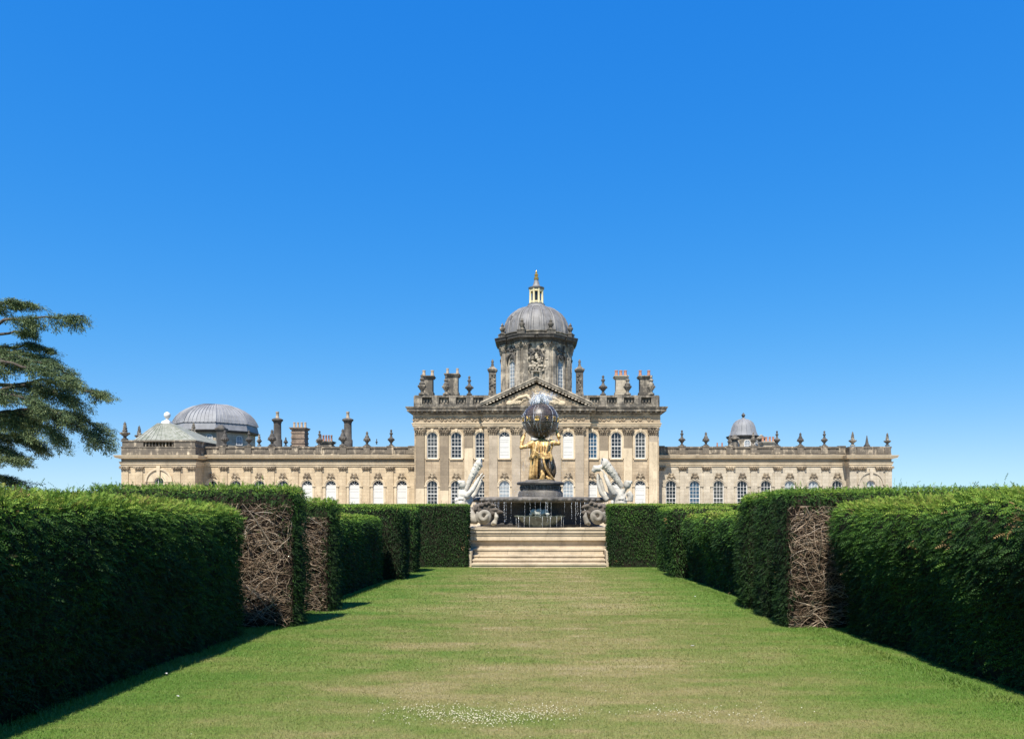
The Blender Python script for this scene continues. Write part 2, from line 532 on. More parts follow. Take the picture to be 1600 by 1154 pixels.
m = M(); m.add([(-140, 33.5, gz(40) + 0.004), (140, 33.5, gz(40) + 0.004), (140, 135, gz(40) + 0.004), (-140, 135, gz(40) + 0.004)], [(0, 1, 2, 3)])
tag(m.build('warm_bounce_sheet', plain('warm_bounce_beige', (0.42, 0.36, 0.28), 0.9, c2=(0.30, 0.25, 0.19), scale=30), None), kind='structure')  # unseen beige sheet, added so bounced light on the house turns warmer

# ------------------------------------------------------------------ leaf-scale meshes (numpy)
def np_mesh(name, V, F, mat, tint=None, smooth=False):
    me = bpy.data.meshes.new(name)
    k = F.shape[1]
    me.vertices.add(len(V)); me.vertices.foreach_set('co', np.ascontiguousarray(V, dtype=np.float32).ravel())
    me.loops.add(F.size); me.loops.foreach_set('vertex_index', np.ascontiguousarray(F, dtype=np.int32).ravel())
    me.polygons.add(len(F)); me.polygons.foreach_set('loop_start', np.arange(0, F.size, k, dtype=np.int32))
    if tint is not None:
        a = me.attributes.new('tint', 'FLOAT', 'POINT'); a.data.foreach_set('value', np.ascontiguousarray(tint, dtype=np.float32))
    me.materials.append(mat)
    me.update(calc_edges=True)
    if smooth: me.polygons.foreach_set('use_smooth', [True] * len(F))
    return me


def unit(a):
    return a / np.maximum(1e-9, np.linalg.norm(a, axis=1, keepdims=True))


def sprigs(P, D, N, L, W, tint, droop=0.25):
    """pointed, keeled little sprays: P base, D direction, N rough facing, L length, W half width"""
    n = len(P)
    D = unit(D)
    S = unit(np.cross(D, N) + 1e-6)
    U = np.cross(S, D)
    L = L[:, None]; W = W[:, None]
    G = np.array([[0, 0, -1.0]])
    m1 = P + D * L * 0.35 + G * L * droop * 0.12
    m2 = P + D * L * 0.72 + G * L * droop * 0.5
    tip = P + D * L + G * L * droop
    l1 = m1 + S * W * 0.9 - U * W * 0.35; r1 = m1 - S * W * 0.9 - U * W * 0.35
    l2 = m2 + S * W * 0.75 - U * W * 0.3; r2 = m2 - S * W * 0.75 - U * W * 0.3
    V = np.stack([P, m1, m2, tip, l1, r1, l2, r2], axis=1).reshape(-1, 3)
    f = np.array([[0, 4, 1], [0, 1, 5], [1, 4, 6], [1, 6, 2], [1, 2, 7], [1, 7, 5], [2, 6, 3], [2, 3, 7]])
    F = (np.arange(n)[:, None, None] * 8 + f[None]).reshape(-1, 3)
    T = np.repeat(tint, 8)
    return V, F, T


def feathers(P, D, N, L, W, tint, pairs=5):
    """yew sprays: a thin rib with flat rows of needles"""
    n = len(P)
    D = unit(D); S = unit(np.cross(D, N) + 1e-6); U = np.cross(S, D)
    L = L[:, None]; W = W[:, None]
    out = []
    G = np.array([[0, 0, -1.0]])
    for i in range(pairs):
        t = (i + 0.3) / pairs
        c = P + D * L * t + G * L * 0.22 * t * t
        nl = W * (1.0 - 0.45 * abs(t - 0.35) * 1.6)
        w = L * 0.055
        for s in (-1, 1):
            tip = c + D * nl * 0.75 + S * s * nl + U * nl * 0.12
            out += [c - D * w, c + D * w, tip]
    tip = P + D * L * 1.08 + G * L * 0.24
    e = P + D * L * 0.8 + G * L * 0.14
    out += [e - S * W * 0.16, e + S * W * 0.16, tip]
    k = len(out)
    V = np.stack(out, 1).reshape(-1, 3)
    F = np.arange(n * k).reshape(-1, 3)
    return V, F, np.repeat(tint, k)


def wob(p, s, seed):
    r = np.random.default_rng(seed)
    out = np.zeros(len(p))
    for i in range(7):
        k = r.normal(size=3) * s * (1 + 0.5 * i)
        out += np.sin(p @ k + r.uniform(0, 6.28)) / (1 + 0.4 * i)
    return out / 2.6


HEDGE_GROUP = 'clipped yew hedge blocks lining the lawn'


def hedge(label, x0, x1, y0, y1, h, dens, L, W, bare=(), seed=1, r=0.22, bulge=0.05, amp=0.045, taper=0.0, wisps=6, skip=(), bare_dens=540, bare_h=(0.0, 1.0), bare_range=None, sun=0.0, dark=0.0, over=0.0, feather=False):
    """clipped hedge block: inner mass, sprigs over it, bare twigs on the faces named in bare ('-y', '+x', '-x')"""
    g = np.random.default_rng(seed)
    cx, cy = (x0 + x1) / 2, (y0 + y1) / 2
    zg = gz(cy)
    zb, zt = zg - 0.15, zg + h
    root = empty('hedge', (cx, cy, zg), label, 'hedge', HEDGE_GROUP)
    lo = np.array([x0 + r, y0 + r, zb - 1]); hi = np.array([x1 - r, y1 - r, zt - r])

    def shape(q, inset=0.0):
        c = np.clip(q, lo, hi)
        n = unit(q - c)
        p = c + n * (r - inset)
        t = np.clip((p[:, 2] - zg) / h, 0, 1)
        d = amp * wob(p, 1.5, seed) + amp * 0.75 * wob(p, 4.5, seed + 3) * np.where(t > 0.2, 1.0, 0.5) + bulge * np.sin(np.pi * np.clip(t * 0.9 + 0.12, 0, 1)) - taper * t + over * (np.clip((t - 0.30) / 0.42, 0, 1) - 0.62)
        hor = np.sqrt(np.maximum(0, 1 - n[:, 2] ** 2))
        p = p + n * (d * (0.35 + 0.65 * hor))[:, None]
        # follow the fall of the lawn
        p[:, 2] += np.array([gz(v) for v in p[:, 1]]) - zg
        return p, n

    faces = {'-x': (0, x0, 1, y0, y1), '+x': (0, x1, 1, y0, y1), '-y': (1, y0, 0, x0, x1), '+y': (1, y1, 0, x0, x1)}
    # inner mass
    V, F, mi = [], [], []
    base = 0
    for key in ('-x', '+x', '-y', '+y', 'top'):
        if key == 'top':
            a0, a1, b0, b1 = x0, x1, y0, y1
        else:
            a0, a1, b0, b1 = faces[key][3], faces[key][4], zb, zt
        na, nb = max(3, int((a1 - a0) / 0.18)), max(3, int((b1 - b0) / 0.18))
        A, B = np.meshgrid(np.linspace(a0, a1, na + 1), np.linspace(b0, b1, nb + 1))
        A, B = A.ravel(), B.ravel()
        if key == 'top': q = np.stack([A, B, np.full_like(A, zt)], 1)
        elif key[1] == 'x': q = np.stack([np.full_like(A, faces[key][1]), A, B], 1)
        else: q = np.stack([A, np.full_like(A, faces[key][1]), B], 1)
        p, n = shape(q, 0.075)
        V.append(p)
        for j in range(nb):
            for i in range(na):
                F.append((base + j * (na + 1) + i, base + j * (na + 1) + i + 1, base + (j + 1) * (na + 1) + i + 1, base + (j + 1) * (na + 1) + i))
                zc = (b0 + (j + .5) / nb * (b1 - b0) - zg) / h if key != 'top' else 1
                mi.append(1 if (key in bare and bare_h[0] <= zc <= bare_h[1]) else 0)
        base += len(p)
    V = np.concatenate(V)
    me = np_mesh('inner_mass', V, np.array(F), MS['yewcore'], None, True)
    me.materials.append(MS['twigcore'])
    me.polygons.foreach_set('material_index', mi)
    me.vertices.foreach_get('co', co := np.zeros(len(V) * 3, dtype=np.float32))
    me.vertices.foreach_set('co', (co.reshape(-1, 3) - np.array([cx, cy, zg])).ravel().astype(np.float32))
    link_mesh('inner_mass', me, root)
    # sprigs
    Ps, Ds, Ns, Ls, Ws, Ts = [], [], [], [], [], []
    for key in ('-x', '+x', '-y', '+y', 'top'):
        if key in skip: continue
        if key == 'top': a0, a1, b0, b1 = x0, x1, y0, y1
        else: a0, a1, b0, b1 = faces[key][3], faces[key][4], zg, zt
        cnt = int((a1 - a0) * (b1 - b0) * dens)
        A = g.uniform(a0, a1, cnt); B = g.uniform(b0, b1, cnt)
        if key == 'top': q = np.stack([A, B, np.full_like(A, zt)], 1)
        elif key[1] == 'x': q = np.stack([np.full_like(A, faces[key][1]), A, B], 1)
        else: q = np.stack([A, np.full_like(A, faces[key][1]), B], 1)
        p, n = shape(q, 0.05)
        p += n * g.uniform(-0.03, 0.03, cnt)[:, None]
        t = (p[:, 2] - np.array([gz(v) for v in p[:, 1]])) / h
        if key in bare:
            edge = np.minimum(A - a0, a1 - A)
            keep = (g.uniform(size=cnt) < 0.02) | (t > bare_h[1] - 0.03 + 0.04 * g.uniform(-1, 1, cnt)) | (t < bare_h[0])
            if bare_range:
                bz = np.stack([B * 0, B * 0, B], 1)
                keep |= (A < bare_range[0] + g.normal(0, 0.07, cnt) + 0.15 * wob(bz, 2.5, seed + 60)) | (A > bare_range[1] - 0.04 + g.normal(0, 0.07, cnt) + 0.12 * wob(bz, 3.5, seed + 61))
                keep |= (t > bare_h[1] - 0.06 + 0.10 * wob(p, 3.0, seed + 62))
        else:
            patch = wob(p, 2.2, seed + 9) + 0.6 * wob(p, 7.0, seed + 12)
            keep = (g.uniform(size=cnt) < np.clip(1.15 - 0.55 * (patch < -0.55) - 0.35 * (t < 0.12), 0.1, 1))
        p, n, t = p[keep], n[keep], t[keep]
        k = len(p)
        d = n * g.uniform(0.15, 0.75, (k, 1)) + g.normal(0, 0.48, (k, 3))
        d[:, 2] += np.where(n[:, 2] > 0.55, 0.35, -0.12) + 0.25 * wob(p, 4.0, seed + 5)
        # sprays lean together in drifts along the face
        d[:, 1] += 0.30 * wob(p, 1.3, seed + 7) * (np.abs(n[:, 0]) > 0.5)
        d[:, 0] += 0.30 * wob(p, 1.3, seed + 8) * (np.abs(n[:, 1]) > 0.5)
        ll = L * g.uniform(0.6, 1.35, k); ww = W * g.uniform(0.7, 1.25, k)
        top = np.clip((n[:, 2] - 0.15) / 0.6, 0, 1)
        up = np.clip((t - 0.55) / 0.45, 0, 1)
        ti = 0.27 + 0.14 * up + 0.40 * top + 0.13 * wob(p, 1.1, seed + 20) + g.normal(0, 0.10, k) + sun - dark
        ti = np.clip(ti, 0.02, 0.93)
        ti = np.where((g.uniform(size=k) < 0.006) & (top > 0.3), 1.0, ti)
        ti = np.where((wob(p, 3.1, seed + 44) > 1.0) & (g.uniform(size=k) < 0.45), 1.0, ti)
        Ps.append(p); Ds.append(d); Ns.append(n + g.normal(0, 0.3, (k, 3))); Ls.append(ll); Ws.append(ww); Ts.append(ti)
    # tall unclipped shoots along the top
    cnt = int(wisps * (x1 - x0) * (y1 - y0) / 1.5)
    if cnt:
        q = np.stack([g.uniform(x0 + .1, x1 - .1, cnt), g.uniform(y0 + .1, y1 - .1, cnt), np.full(cnt, zt)], 1)
        p, n = shape(q, 0.05)
        for rep in range(4):
            hgt = g.uniform(0.02, 0.05, cnt) * rep
            Ps.append(p + np.stack([g.normal(0, .008, cnt), g.normal(0, .008, cnt), hgt], 1))
            dd = np.stack([g.normal(0, .45, cnt), g.normal(0, .45, cnt), np.full(cnt, 1.0)], 1)
            Ds.append(dd); Ns.append(g.normal(size=(cnt, 3))); Ls.append(g.uniform(0.06, 0.13, cnt)); Ws.append(np.full(cnt, W * 0.6)); Ts.append(np.clip(g.normal(0.66, .12, cnt), 0, .95))
    P = np.concatenate(Ps); D = np.concatenate(Ds); N = np.concatenate(Ns); LL = np.concatenate(Ls); WW = np.concatenate(Ws); T = np.concatenate(Ts)
    P = P - np.array([cx, cy, zg])
    if feather:
        hf = g.uniform(size=len(P)) < 0.45
        V, F, TT = sprigs(P[~hf], D[~hf], N[~hf], LL[~hf] * 0.62, WW[~hf] * 0.8, T[~hf])
        V2, F2, T2 = feathers(P[hf], D[hf], N[hf], LL[hf] * 1.1, WW[hf] * 2.3, T[hf])
        F = np.concatenate([F, F2 + len(V)]); V = np.concatenate([V, V2]); TT = np.concatenate([TT, T2])
    else:
        V, F, TT = sprigs(P, D, N, LL, WW, T)
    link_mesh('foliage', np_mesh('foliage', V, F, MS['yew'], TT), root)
    # bare twigs
    if bare:
        TV, TF, TTn = [], [], []
        vb = 0
        for key in bare:
            _, fx, _, a0, a1 = faces[key]
            br_ = bare_range or (a0, a1)
            cnt = int((br_[1] - br_[0]) * h * (bare_h[1] - bare_h[0]) * bare_dens)
            A = g.uniform(br_[0] + 0.02, br_[1] - 0.02, cnt); B = zg + h * g.uniform(bare_h[0] + 0.005, bare_h[1] - 0.02, cnt)
            q = np.stack([np.full_like(A, fx), A, B], 1) if key[1] == 'x' else np.stack([A, np.full_like(A, fx), B], 1)
            p, n = shape(q, 0.13)
            side = np.stack([-n[:, 1], n[:, 0], np.zeros(cnt)], 1)
            frac = (A - br_[0]) / (br_[1] - br_[0])
            slope = (frac - 0.45) * 1.0 * np.sin((B - zg) / h * 5 + seed) + g.normal(0, .38, cnt)
            sg = np.where(g.uniform(size=cnt) < 0.5, -1.0, 1.0)
            d = side * sg[:, None] + np.stack([np.zeros(cnt), np.zeros(cnt), slope], 1) + n * g.uniform(-0.05, 0.38, cnt)[:, None]
            steep = g.uniform(size=cnt) < 0.2
            d[steep, 2] += 1.0
            d = unit(d)
            ln = g.uniform(0.25, 0.85, cnt); rad = g.uniform(0.0026, 0.0066, cnt)
            rad = np.where(g.uniform(size=cnt) < 0.06, rad * 1.9, rad)
            stem = g.uniform(size=cnt) < 0.035                # upright stems of the old bushes
            d[stem] = unit(np.stack([g.normal(0, .22, cnt), g.normal(0, .1, cnt), np.ones(cnt)], 1)[stem])
            rad = np.where(stem, g.uniform(0.012, 0.024, cnt), rad); ln = np.where(stem, g.uniform(.8, 1.5, cnt), ln)
            p = np.where(stem[:, None], p - n * 0.10, p)
            seg = 5
            pts = [p + n * g.uniform(0, 0.09, cnt)[:, None]]
            cur = d.copy()
            for s_ in range(seg):
                cur = unit(cur + g.normal(0, 0.27, (cnt, 3)) - n * 0.03)
                pts.append(pts[-1] + cur * (ln / seg)[:, None])
            tint = np.clip(g.beta(2.0, 2.2, cnt) + 0.1 * np.clip((B - zg) / h - .3, 0, 1), 0, 1)
            ring = []
            for i, pp in enumerate(pts):
                rr = rad * (1 - 0.6 * i / seg)
                u = unit(np.cross(cur, n) + 1e-5); w_ = np.cross(u, cur)
                for k3 in range(3):
                    a = 2 * math.pi * k3 / 3
                    ring.append(pp + (u * math.cos(a) + w_ * math.sin(a)) * rr[:, None])
            V = np.stack(ring, 1)                       # cnt, (seg+1)*3, 3
            V[..., 2] = np.minimum(V[..., 2], zg + h * (bare_h[1] - 0.03))
            V[..., 0] = np.clip(V[..., 0], *( (br_[0] + 0.0, br_[1] - 0.0) if key[1] == 'y' else (-99, 99)))
            fl = []
            for i in range(seg):
                for k3 in range(3):
                    k4 = (k3 + 1) % 3
                    a, b_, c_, d_ = i * 3 + k3, i * 3 + k4, (i + 1) * 3 + k4, (i + 1) * 3 + k3
                    fl += [(a, b_, c_), (a, c_, d_)]
            F = (np.arange(cnt)[:, None, None] * ((seg + 1) * 3) + np.array(fl)[None]).reshape(-1, 3) + vb
            V = V.reshape(-1, 3); vb += len(V)
            TV.append(V); TF.append(F); TTn.append(np.repeat(tint, (seg + 1) * 3))
        V = np.concatenate(TV) - np.array([cx, cy, zg])
        link_mesh('bare_twigs', np_mesh('bare_twigs', V, np.concatenate(TF), MS['twig'], np.concatenate(TTn)), root)
    return root


# left side, from the camera towards the house
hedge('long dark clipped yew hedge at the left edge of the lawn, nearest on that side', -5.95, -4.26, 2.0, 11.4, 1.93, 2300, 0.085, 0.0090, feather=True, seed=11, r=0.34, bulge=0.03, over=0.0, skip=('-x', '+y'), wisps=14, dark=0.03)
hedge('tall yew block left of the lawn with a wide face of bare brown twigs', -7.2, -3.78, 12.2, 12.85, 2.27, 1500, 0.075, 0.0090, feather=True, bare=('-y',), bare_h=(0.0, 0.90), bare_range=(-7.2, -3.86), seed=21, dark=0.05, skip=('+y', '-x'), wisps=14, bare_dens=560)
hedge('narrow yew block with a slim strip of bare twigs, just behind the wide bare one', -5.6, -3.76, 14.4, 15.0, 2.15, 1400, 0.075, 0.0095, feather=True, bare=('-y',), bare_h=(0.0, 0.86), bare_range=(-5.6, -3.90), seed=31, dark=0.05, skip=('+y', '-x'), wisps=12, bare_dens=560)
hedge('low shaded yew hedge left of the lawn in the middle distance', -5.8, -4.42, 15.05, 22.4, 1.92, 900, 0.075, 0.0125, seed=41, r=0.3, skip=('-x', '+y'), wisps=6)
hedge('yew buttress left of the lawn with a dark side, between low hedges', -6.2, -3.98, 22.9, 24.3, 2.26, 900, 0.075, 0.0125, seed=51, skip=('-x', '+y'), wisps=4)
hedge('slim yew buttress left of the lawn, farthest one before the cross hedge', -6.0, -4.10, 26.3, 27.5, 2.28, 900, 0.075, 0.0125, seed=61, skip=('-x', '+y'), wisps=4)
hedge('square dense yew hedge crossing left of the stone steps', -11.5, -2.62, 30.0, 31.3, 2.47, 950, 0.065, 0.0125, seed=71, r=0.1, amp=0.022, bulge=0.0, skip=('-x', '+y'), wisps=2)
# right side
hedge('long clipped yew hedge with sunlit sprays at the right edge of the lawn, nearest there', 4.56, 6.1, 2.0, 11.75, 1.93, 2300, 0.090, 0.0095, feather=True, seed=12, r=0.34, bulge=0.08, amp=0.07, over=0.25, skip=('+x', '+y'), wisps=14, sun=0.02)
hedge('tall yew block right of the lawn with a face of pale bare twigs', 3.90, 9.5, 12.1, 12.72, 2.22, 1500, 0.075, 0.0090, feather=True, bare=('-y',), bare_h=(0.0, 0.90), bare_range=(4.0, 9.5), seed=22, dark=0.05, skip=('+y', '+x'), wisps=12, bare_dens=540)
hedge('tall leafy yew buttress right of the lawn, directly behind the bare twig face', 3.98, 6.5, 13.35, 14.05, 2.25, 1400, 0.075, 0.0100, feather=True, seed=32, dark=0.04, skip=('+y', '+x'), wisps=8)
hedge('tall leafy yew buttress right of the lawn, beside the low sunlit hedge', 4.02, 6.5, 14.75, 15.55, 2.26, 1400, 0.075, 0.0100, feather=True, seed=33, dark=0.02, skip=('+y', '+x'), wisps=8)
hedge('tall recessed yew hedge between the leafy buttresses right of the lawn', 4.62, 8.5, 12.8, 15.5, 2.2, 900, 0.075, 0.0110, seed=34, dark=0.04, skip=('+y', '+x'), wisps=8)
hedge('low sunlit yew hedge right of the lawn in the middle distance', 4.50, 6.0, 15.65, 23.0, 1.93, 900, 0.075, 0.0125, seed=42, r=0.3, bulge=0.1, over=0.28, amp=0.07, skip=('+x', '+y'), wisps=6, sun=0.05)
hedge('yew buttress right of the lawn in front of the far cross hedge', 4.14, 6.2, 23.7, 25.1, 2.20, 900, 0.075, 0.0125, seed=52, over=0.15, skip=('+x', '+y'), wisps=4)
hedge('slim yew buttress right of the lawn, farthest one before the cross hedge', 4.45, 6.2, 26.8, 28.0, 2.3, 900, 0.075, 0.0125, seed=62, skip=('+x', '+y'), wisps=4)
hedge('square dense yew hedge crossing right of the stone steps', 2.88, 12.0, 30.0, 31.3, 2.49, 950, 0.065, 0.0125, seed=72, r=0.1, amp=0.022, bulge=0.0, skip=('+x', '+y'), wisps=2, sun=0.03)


# ------------------------------------------------------------------ grass
def grass():
    V, T = [], []
    for y0, y1, cnt, hh, ww in ((4.8, 8.5, 210000, 0.016, 0.0026), (8.5, 14, 150000, 0.019, 0.0040), (14, 29.8, 110000, 0.022, 0.008)):
        y = rng.uniform(y0, y1, cnt)
        x = rng.uniform(-4.5, 4.7, cnt)
        z = -SL * y
        hgt = hh * rng.uniform(0.5, 1.35, cnt)
        a = rng.uniform(0, math.pi, cnt)
        dx, dy = np.cos(a) * ww, np.sin(a) * ww
        lx, ly = rng.normal(0, 0.55, cnt) * hgt, rng.normal(0, 0.55, cnt) * hgt
        b = np.stack([np.stack([x - dx, y - dy, z - 0.002], 1), np.stack([x + dx, y + dy, z - 0.002], 1), np.stack([x + lx, y + ly, z + hgt], 1)], 1)
        V.append(b.reshape(-1, 3)); T.append(np.repeat(np.clip(rng.normal(0.35, 0.3, cnt), 0, 1), 3))
    # longer tufts left at the feet of the hedges
    cnt = 26000
    y = rng.uniform(5, 29.5, cnt)
    sd_ = rng.uniform(size=cnt) < 0.5
    x = np.where(sd_, -4.30 + np.abs(rng.normal(0, 0.14, cnt)), 4.42 - np.abs(rng.normal(0, 0.14, cnt)))
    z = -SL * y; hgt = rng.uniform(0.02, 0.055, cnt)
    a = rng.uniform(0, math.pi, cnt); dx, dy = np.cos(a) * 0.005, np.sin(a) * 0.005
    lx, ly = rng.normal(0, 0.5, cnt) * hgt, rng.normal(0, 0.5, cnt) * hgt
    b = np.stack([np.stack([x - dx, y - dy, z], 1), np.stack([x + dx, y + dy, z], 1), np.stack([x + lx, y + ly, z + hgt], 1)], 1)
    V.append(b.reshape(-1, 3)); T.append(np.repeat(np.clip(rng.normal(0.2, 0.2, cnt), 0, 1), 3))
    V = np.concatenate(V); T = np.concatenate(T)
    F = np.arange(len(V)).reshape(-1, 3)
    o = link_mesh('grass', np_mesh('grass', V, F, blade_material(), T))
    tag(o, 'short dry mown grass blades over the whole lawn', 'grass', kind='stuff')


grass()

# white clover heads
m = M()
for i in range(1150):
    if i < 860:
        x = random.gauss(-0.44, 0.42); y = random.gauss(6.50, 0.17) + 0.10 * math.sin(4 * x)
        if not -1.45 < x < 0.45: continue
    elif i < 990:
        x = random.gauss(1.4, 0.42); y = random.gauss(6.55, 0.16)
    else:
        x = random.gauss(0.3, 2.0); y = random.uniform(5.6, 22)
        if not -4.1 < x < 4.2: continue
    r_ = random.choice((0.0030, 0.0040, 0.0048, 0.0062))
    z = -SL * y
    m.ball((x, y, z + random.uniform(0.014, 0.026)), (r_, r_, r_ * 0.8), 5, 3)
o = m.build('clover_flowers', plain('white_clover', (0.66, 0.62, 0.46), 0.8, c2=(0.42, 0.37, 0.22), scale=40), None, 180)
tag(o, 'patch of small white clover heads in the near lawn', 'clover', kind='stuff')


def feather(label, px, py, size):
    d = 1200 * EYE / (py - 822)
    x = (px - 836) * d / 1200
    g = M()
    pts = [(-.5, 0), (-.2, .16), (.2, .17), (.5, .03), (.2, -.13), (-.2, -.12)]
    a = random.uniform(0, 3)
    vs = []
    for k, (u, v) in enumerate(pts):
        X = size * (u * math.cos(a) - v * math.sin(a)); Y = size * (u * math.sin(a) + v * math.cos(a))
        vs.append((x + X, d + Y, gz(d) + 0.028 + 0.12 * size * (1 - abs(2 * u))))
    n = len(vs)
    vs += [(p[0], p[1], p[2] - 0.004) for p in vs]
    g.add(vs, [tuple(range(n)), tuple(range(2 * n - 1, n - 1, -1))] + [(i, i + n, (i + 1) % n + n, (i + 1) % n) for i in range(n)])
    o = g.thing('feather', MS['white'], (x, d, gz(d)), 180)
    tag(o, label, 'feather', 'white feathers on the grass')


feather('white feather lying near the shadow of the left hedge', 260, 1055, 0.07)
feather('small white feather on the grass left of the clover patch', 278, 1091, 0.05)
feather('white feather on the grass towards the tall right hedge block', 1086, 933, 0.09)
feather('tiny white feather alone on the dry middle of the lawn', 1082, 1011, 0.05)

# ------------------------------------------------------------------ fountain court: steps
FX = 0.22
m = M()
zg30 = gz(30)


def Zat(py, d): return EYE + (790 - py) * d / 1200
def Xat(px, d): return (px - 836) * d / 1200


# three low treads, then a broad landing, a plain riser wall with a nosed coping, and the platform
lev = [(30.0, Zat(880, 30.0)), (30.35, Zat(873, 30.35)), (30.70, Zat(865.5, 30.7)), (31.05, Zat(862, 31.05))]
x0, x1 = Xat(736.5, 30), Xat(947.5, 30)
lower = M()
zprev = zg30 - 0.3
hs_ = [zg30, ]
tops = [zg30 + 0.145, zg30 + 0.29, zg30 + 0.435, zg30 + 0.665]
fronts = [30.0, 30.36, 30.72, 31.08]
for k in range(4):
    z0 = zg30 - 0.3 if k == 0 else tops[k - 1] - 0.05
    yb = 33.0
    lower.box(x0 + 0.02, x1 - 0.02, fronts[k] + 0.035, yb, z0, tops[k] - 0.06)
    lower.box(x0, x1, fronts[k], yb - 0.01, tops[k] - 0.06, tops[k])       # nosing
steps = empty('stone_steps', (FX, 30.2, zg30), 'broad pale sandstone steps rising from the lawn to the fountain platform', 'steps')
lower.build('flight', MS['steps'], steps)
up = M()
zl = tops[-1]
ux0, ux1 = Xat(731.5, 31.9), Xat(950.5, 31.9)
zP = Zat(824.5, 31.9)
zA, zB, zC = Zat(843.5, 31.8), Zat(833.5, 31.8), Zat(832.2, 31.7)
up.box(ux0 + 0.08, ux1 - 0.08, 31.96, 38.2, zg30 - 0.2, zA)
up.box(ux0 + 0.03, ux1 - 0.03, 31.80, 38.25, zA, zB - 0.05)
up.box(ux0 + 0.01, ux1 - 0.01, 31.76, 38.27, zB - 0.05, zB)
up.box(ux0 + 0.06, ux1 - 0.06, 31.88, 38.22, zB, zC)
up.box(ux0 - 0.02, ux1 + 0.02, 31.72, 38.28, zC, zP - 0.06)
up.box(ux0 - 0.05, ux1 + 0.05, 31.68, 38.3, zP - 0.06, zP)
up.build('platform', MS['steps'], steps)
for sx in (Xat(734.5, 30.2), Xat(949.5, 30.2)):
    q = M(); q.box(sx - 0.05, sx + 0.05, 30.25, 31.9, zg30 - 0.2, zg30 + 0.62)
    q.build('cheek_wall', MS['steps'], steps)

# ------------------------------------------------------------------ fountain
D0 = 34.9
fr = 2.98
fount = empty('fountain', (FX, D0, zP), 'wide dark wet stone fountain with carved basin rim, on top of the steps', 'fountain')
zr = Zat(776, 31.9)
m = M()
m.lathe([(2.7, zP), (2.72, zP + 0.12), (2.6, zP + 0.2), (2.52, zP + 0.5), (2.55, zr - 0.45), (2.62, zr - 0.3), (fr - 0.25, zr - 0.22)], FX, D0, 48, squash=0.86)
m.build('basin_stem', MS['wetstone'], fount, 40)
m = M()
m.lathe([(fr - 0.28, zr - 0.24), (fr - 0.10, zr - 0.22), (fr - 0.02, zr - 0.15), (fr, zr - 0.07), (fr - 0.03, zr - 0.01), (fr - 0.1, zr + 0.01), (fr - 0.2, zr), (fr - 0.3, zr - 0.06), (fr - 0.5, zr - 0.09), (0.4, zr - 0.10)], FX, D0, 64)
for k in range(44):                                       # egg and tongue carving round the rim
    a = 2 * math.pi * k / 44
    m.ball((FX + (fr - 0.01) * math.cos(a), D0 + (fr - 0.01) * math.sin(a), zr - 0.12), (0.13, 0.13, 0.085), 8, 5)
m.build('basin', MS['rim'], fount, 50)
m = M(); m.lathe([(fr - 0.33, zr - 0.055), (0.5, zr - 0.05)], FX, D0, 48)
m.build('basin_water', MS['bronze'], fount, 180)
# pedestal under the figure
zq = lambda py: Zat(py, D0)
pr = lambda px: px * D0 / 1200
m = M()
m.lathe([(pr(35), zr - 0.1), (pr(35), zq(770)), (pr(33), zq(767)), (pr(31), zq(766)), (pr(31), zq(758)), (pr(33), zq(757.5)), (pr(36.5), zq(757)), (pr(37.5), zq(754.5)), (pr(35), zq(752.5)), (pr(25), zq(751.5)), (pr(22), zq(749.5)), (0.02, zq(749.5))], FX + 0.03, D0, 40)
m.build('pedestal', MS['rim'], fount, 35)
m = M()
for k in range(40):                                       # carved foliage on the pedestal drum
    a = 2 * math.pi * k / 40
    rr = pr(31.3)
    m.ball((FX + 0.03 + rr * math.cos(a), D0 + rr * math.sin(a), zq(762 + random.uniform(-1, 1))), (0.05, 0.05, random.uniform(0.07, 0.11)), 6, 4)
m.build('pedestal_carving', MS['rim'], fount, 60)
# lower shell basin
m = M()
sy, sx_ = D0 - 2.42, Xat(843.5, 32.2)
zs0, zs1 = Zat(824, 32.0), Zat(806, 32.0)
vs, fs = [], []
nA, prof = 33, [(0.50, zs0), (0.60, zs0 + 0.08), (0.76, zs0 + 0.22), (0.95, zs1 - 0.08), (1.04, zs1 - 0.04), (1.05, zs1), (0.92, zs1 + 0.01), (0.7, zs1 - 0.03), (0.05, zs1 - 0.05)]
for r_, z in prof:
    for k in range(nA):
        a = math.pi + math.pi * k / (nA - 1)
        rip = 1 + 0.03 * math.cos(9 * 2 * (a - math.pi))
        vs.append((sx_ + r_ * rip * math.cos(a), sy + 0.48 * r_ * rip * math.sin(a), z + (0.02 * math.cos(18 * (a - math.pi)) if r_ > 0.9 else 0)))
for i in range(len(prof) - 1):
    for k in range(nA - 1):
        fs.append((i * nA + k, i * nA + k + 1, (i + 1) * nA + k + 1, (i + 1) * nA + k))
m.add(vs, fs)
m.build('shell_basin', MS['algae'], fount, 50)
m = M()
m.box(sx_ - 0.95, sx_ + 0.95, sy - 0.02, sy + 0.35, zP - 0.02, zs1 - 0.1)
m.box(sx_ - 0.80, sx_ + 0.80, sy - 0.30, sy - 0.02, zP - 0.02, zP + 0.03)
m.build('shell_support', MS['wetstone'], fount)
m = M()
for k, (px, py, r_) in enumerate([(834, 799, .13), (843, 797.5, .11), (852, 799, .13), (838, 801.5, .10), (848, 801.5, .10), (830, 803, .08), (856, 803, .08), (843, 802, .12)]):
    m.ball((Xat(px, 32), sy - 0.16 + 0.03 * (k % 3), Zat(py, 32)), (r_ * 1.15, r_, r_ * 0.95), 10, 6)
msk = M(); msk.v, msk.f, msk.mi = m.v, m.f, m.mi
link_mesh('carved_mask', voxel(msk.mesh('x', MS['wetmarble'], None, WL[fount.name]), 0.025, 3, [MS['wetmarble']]), fount)

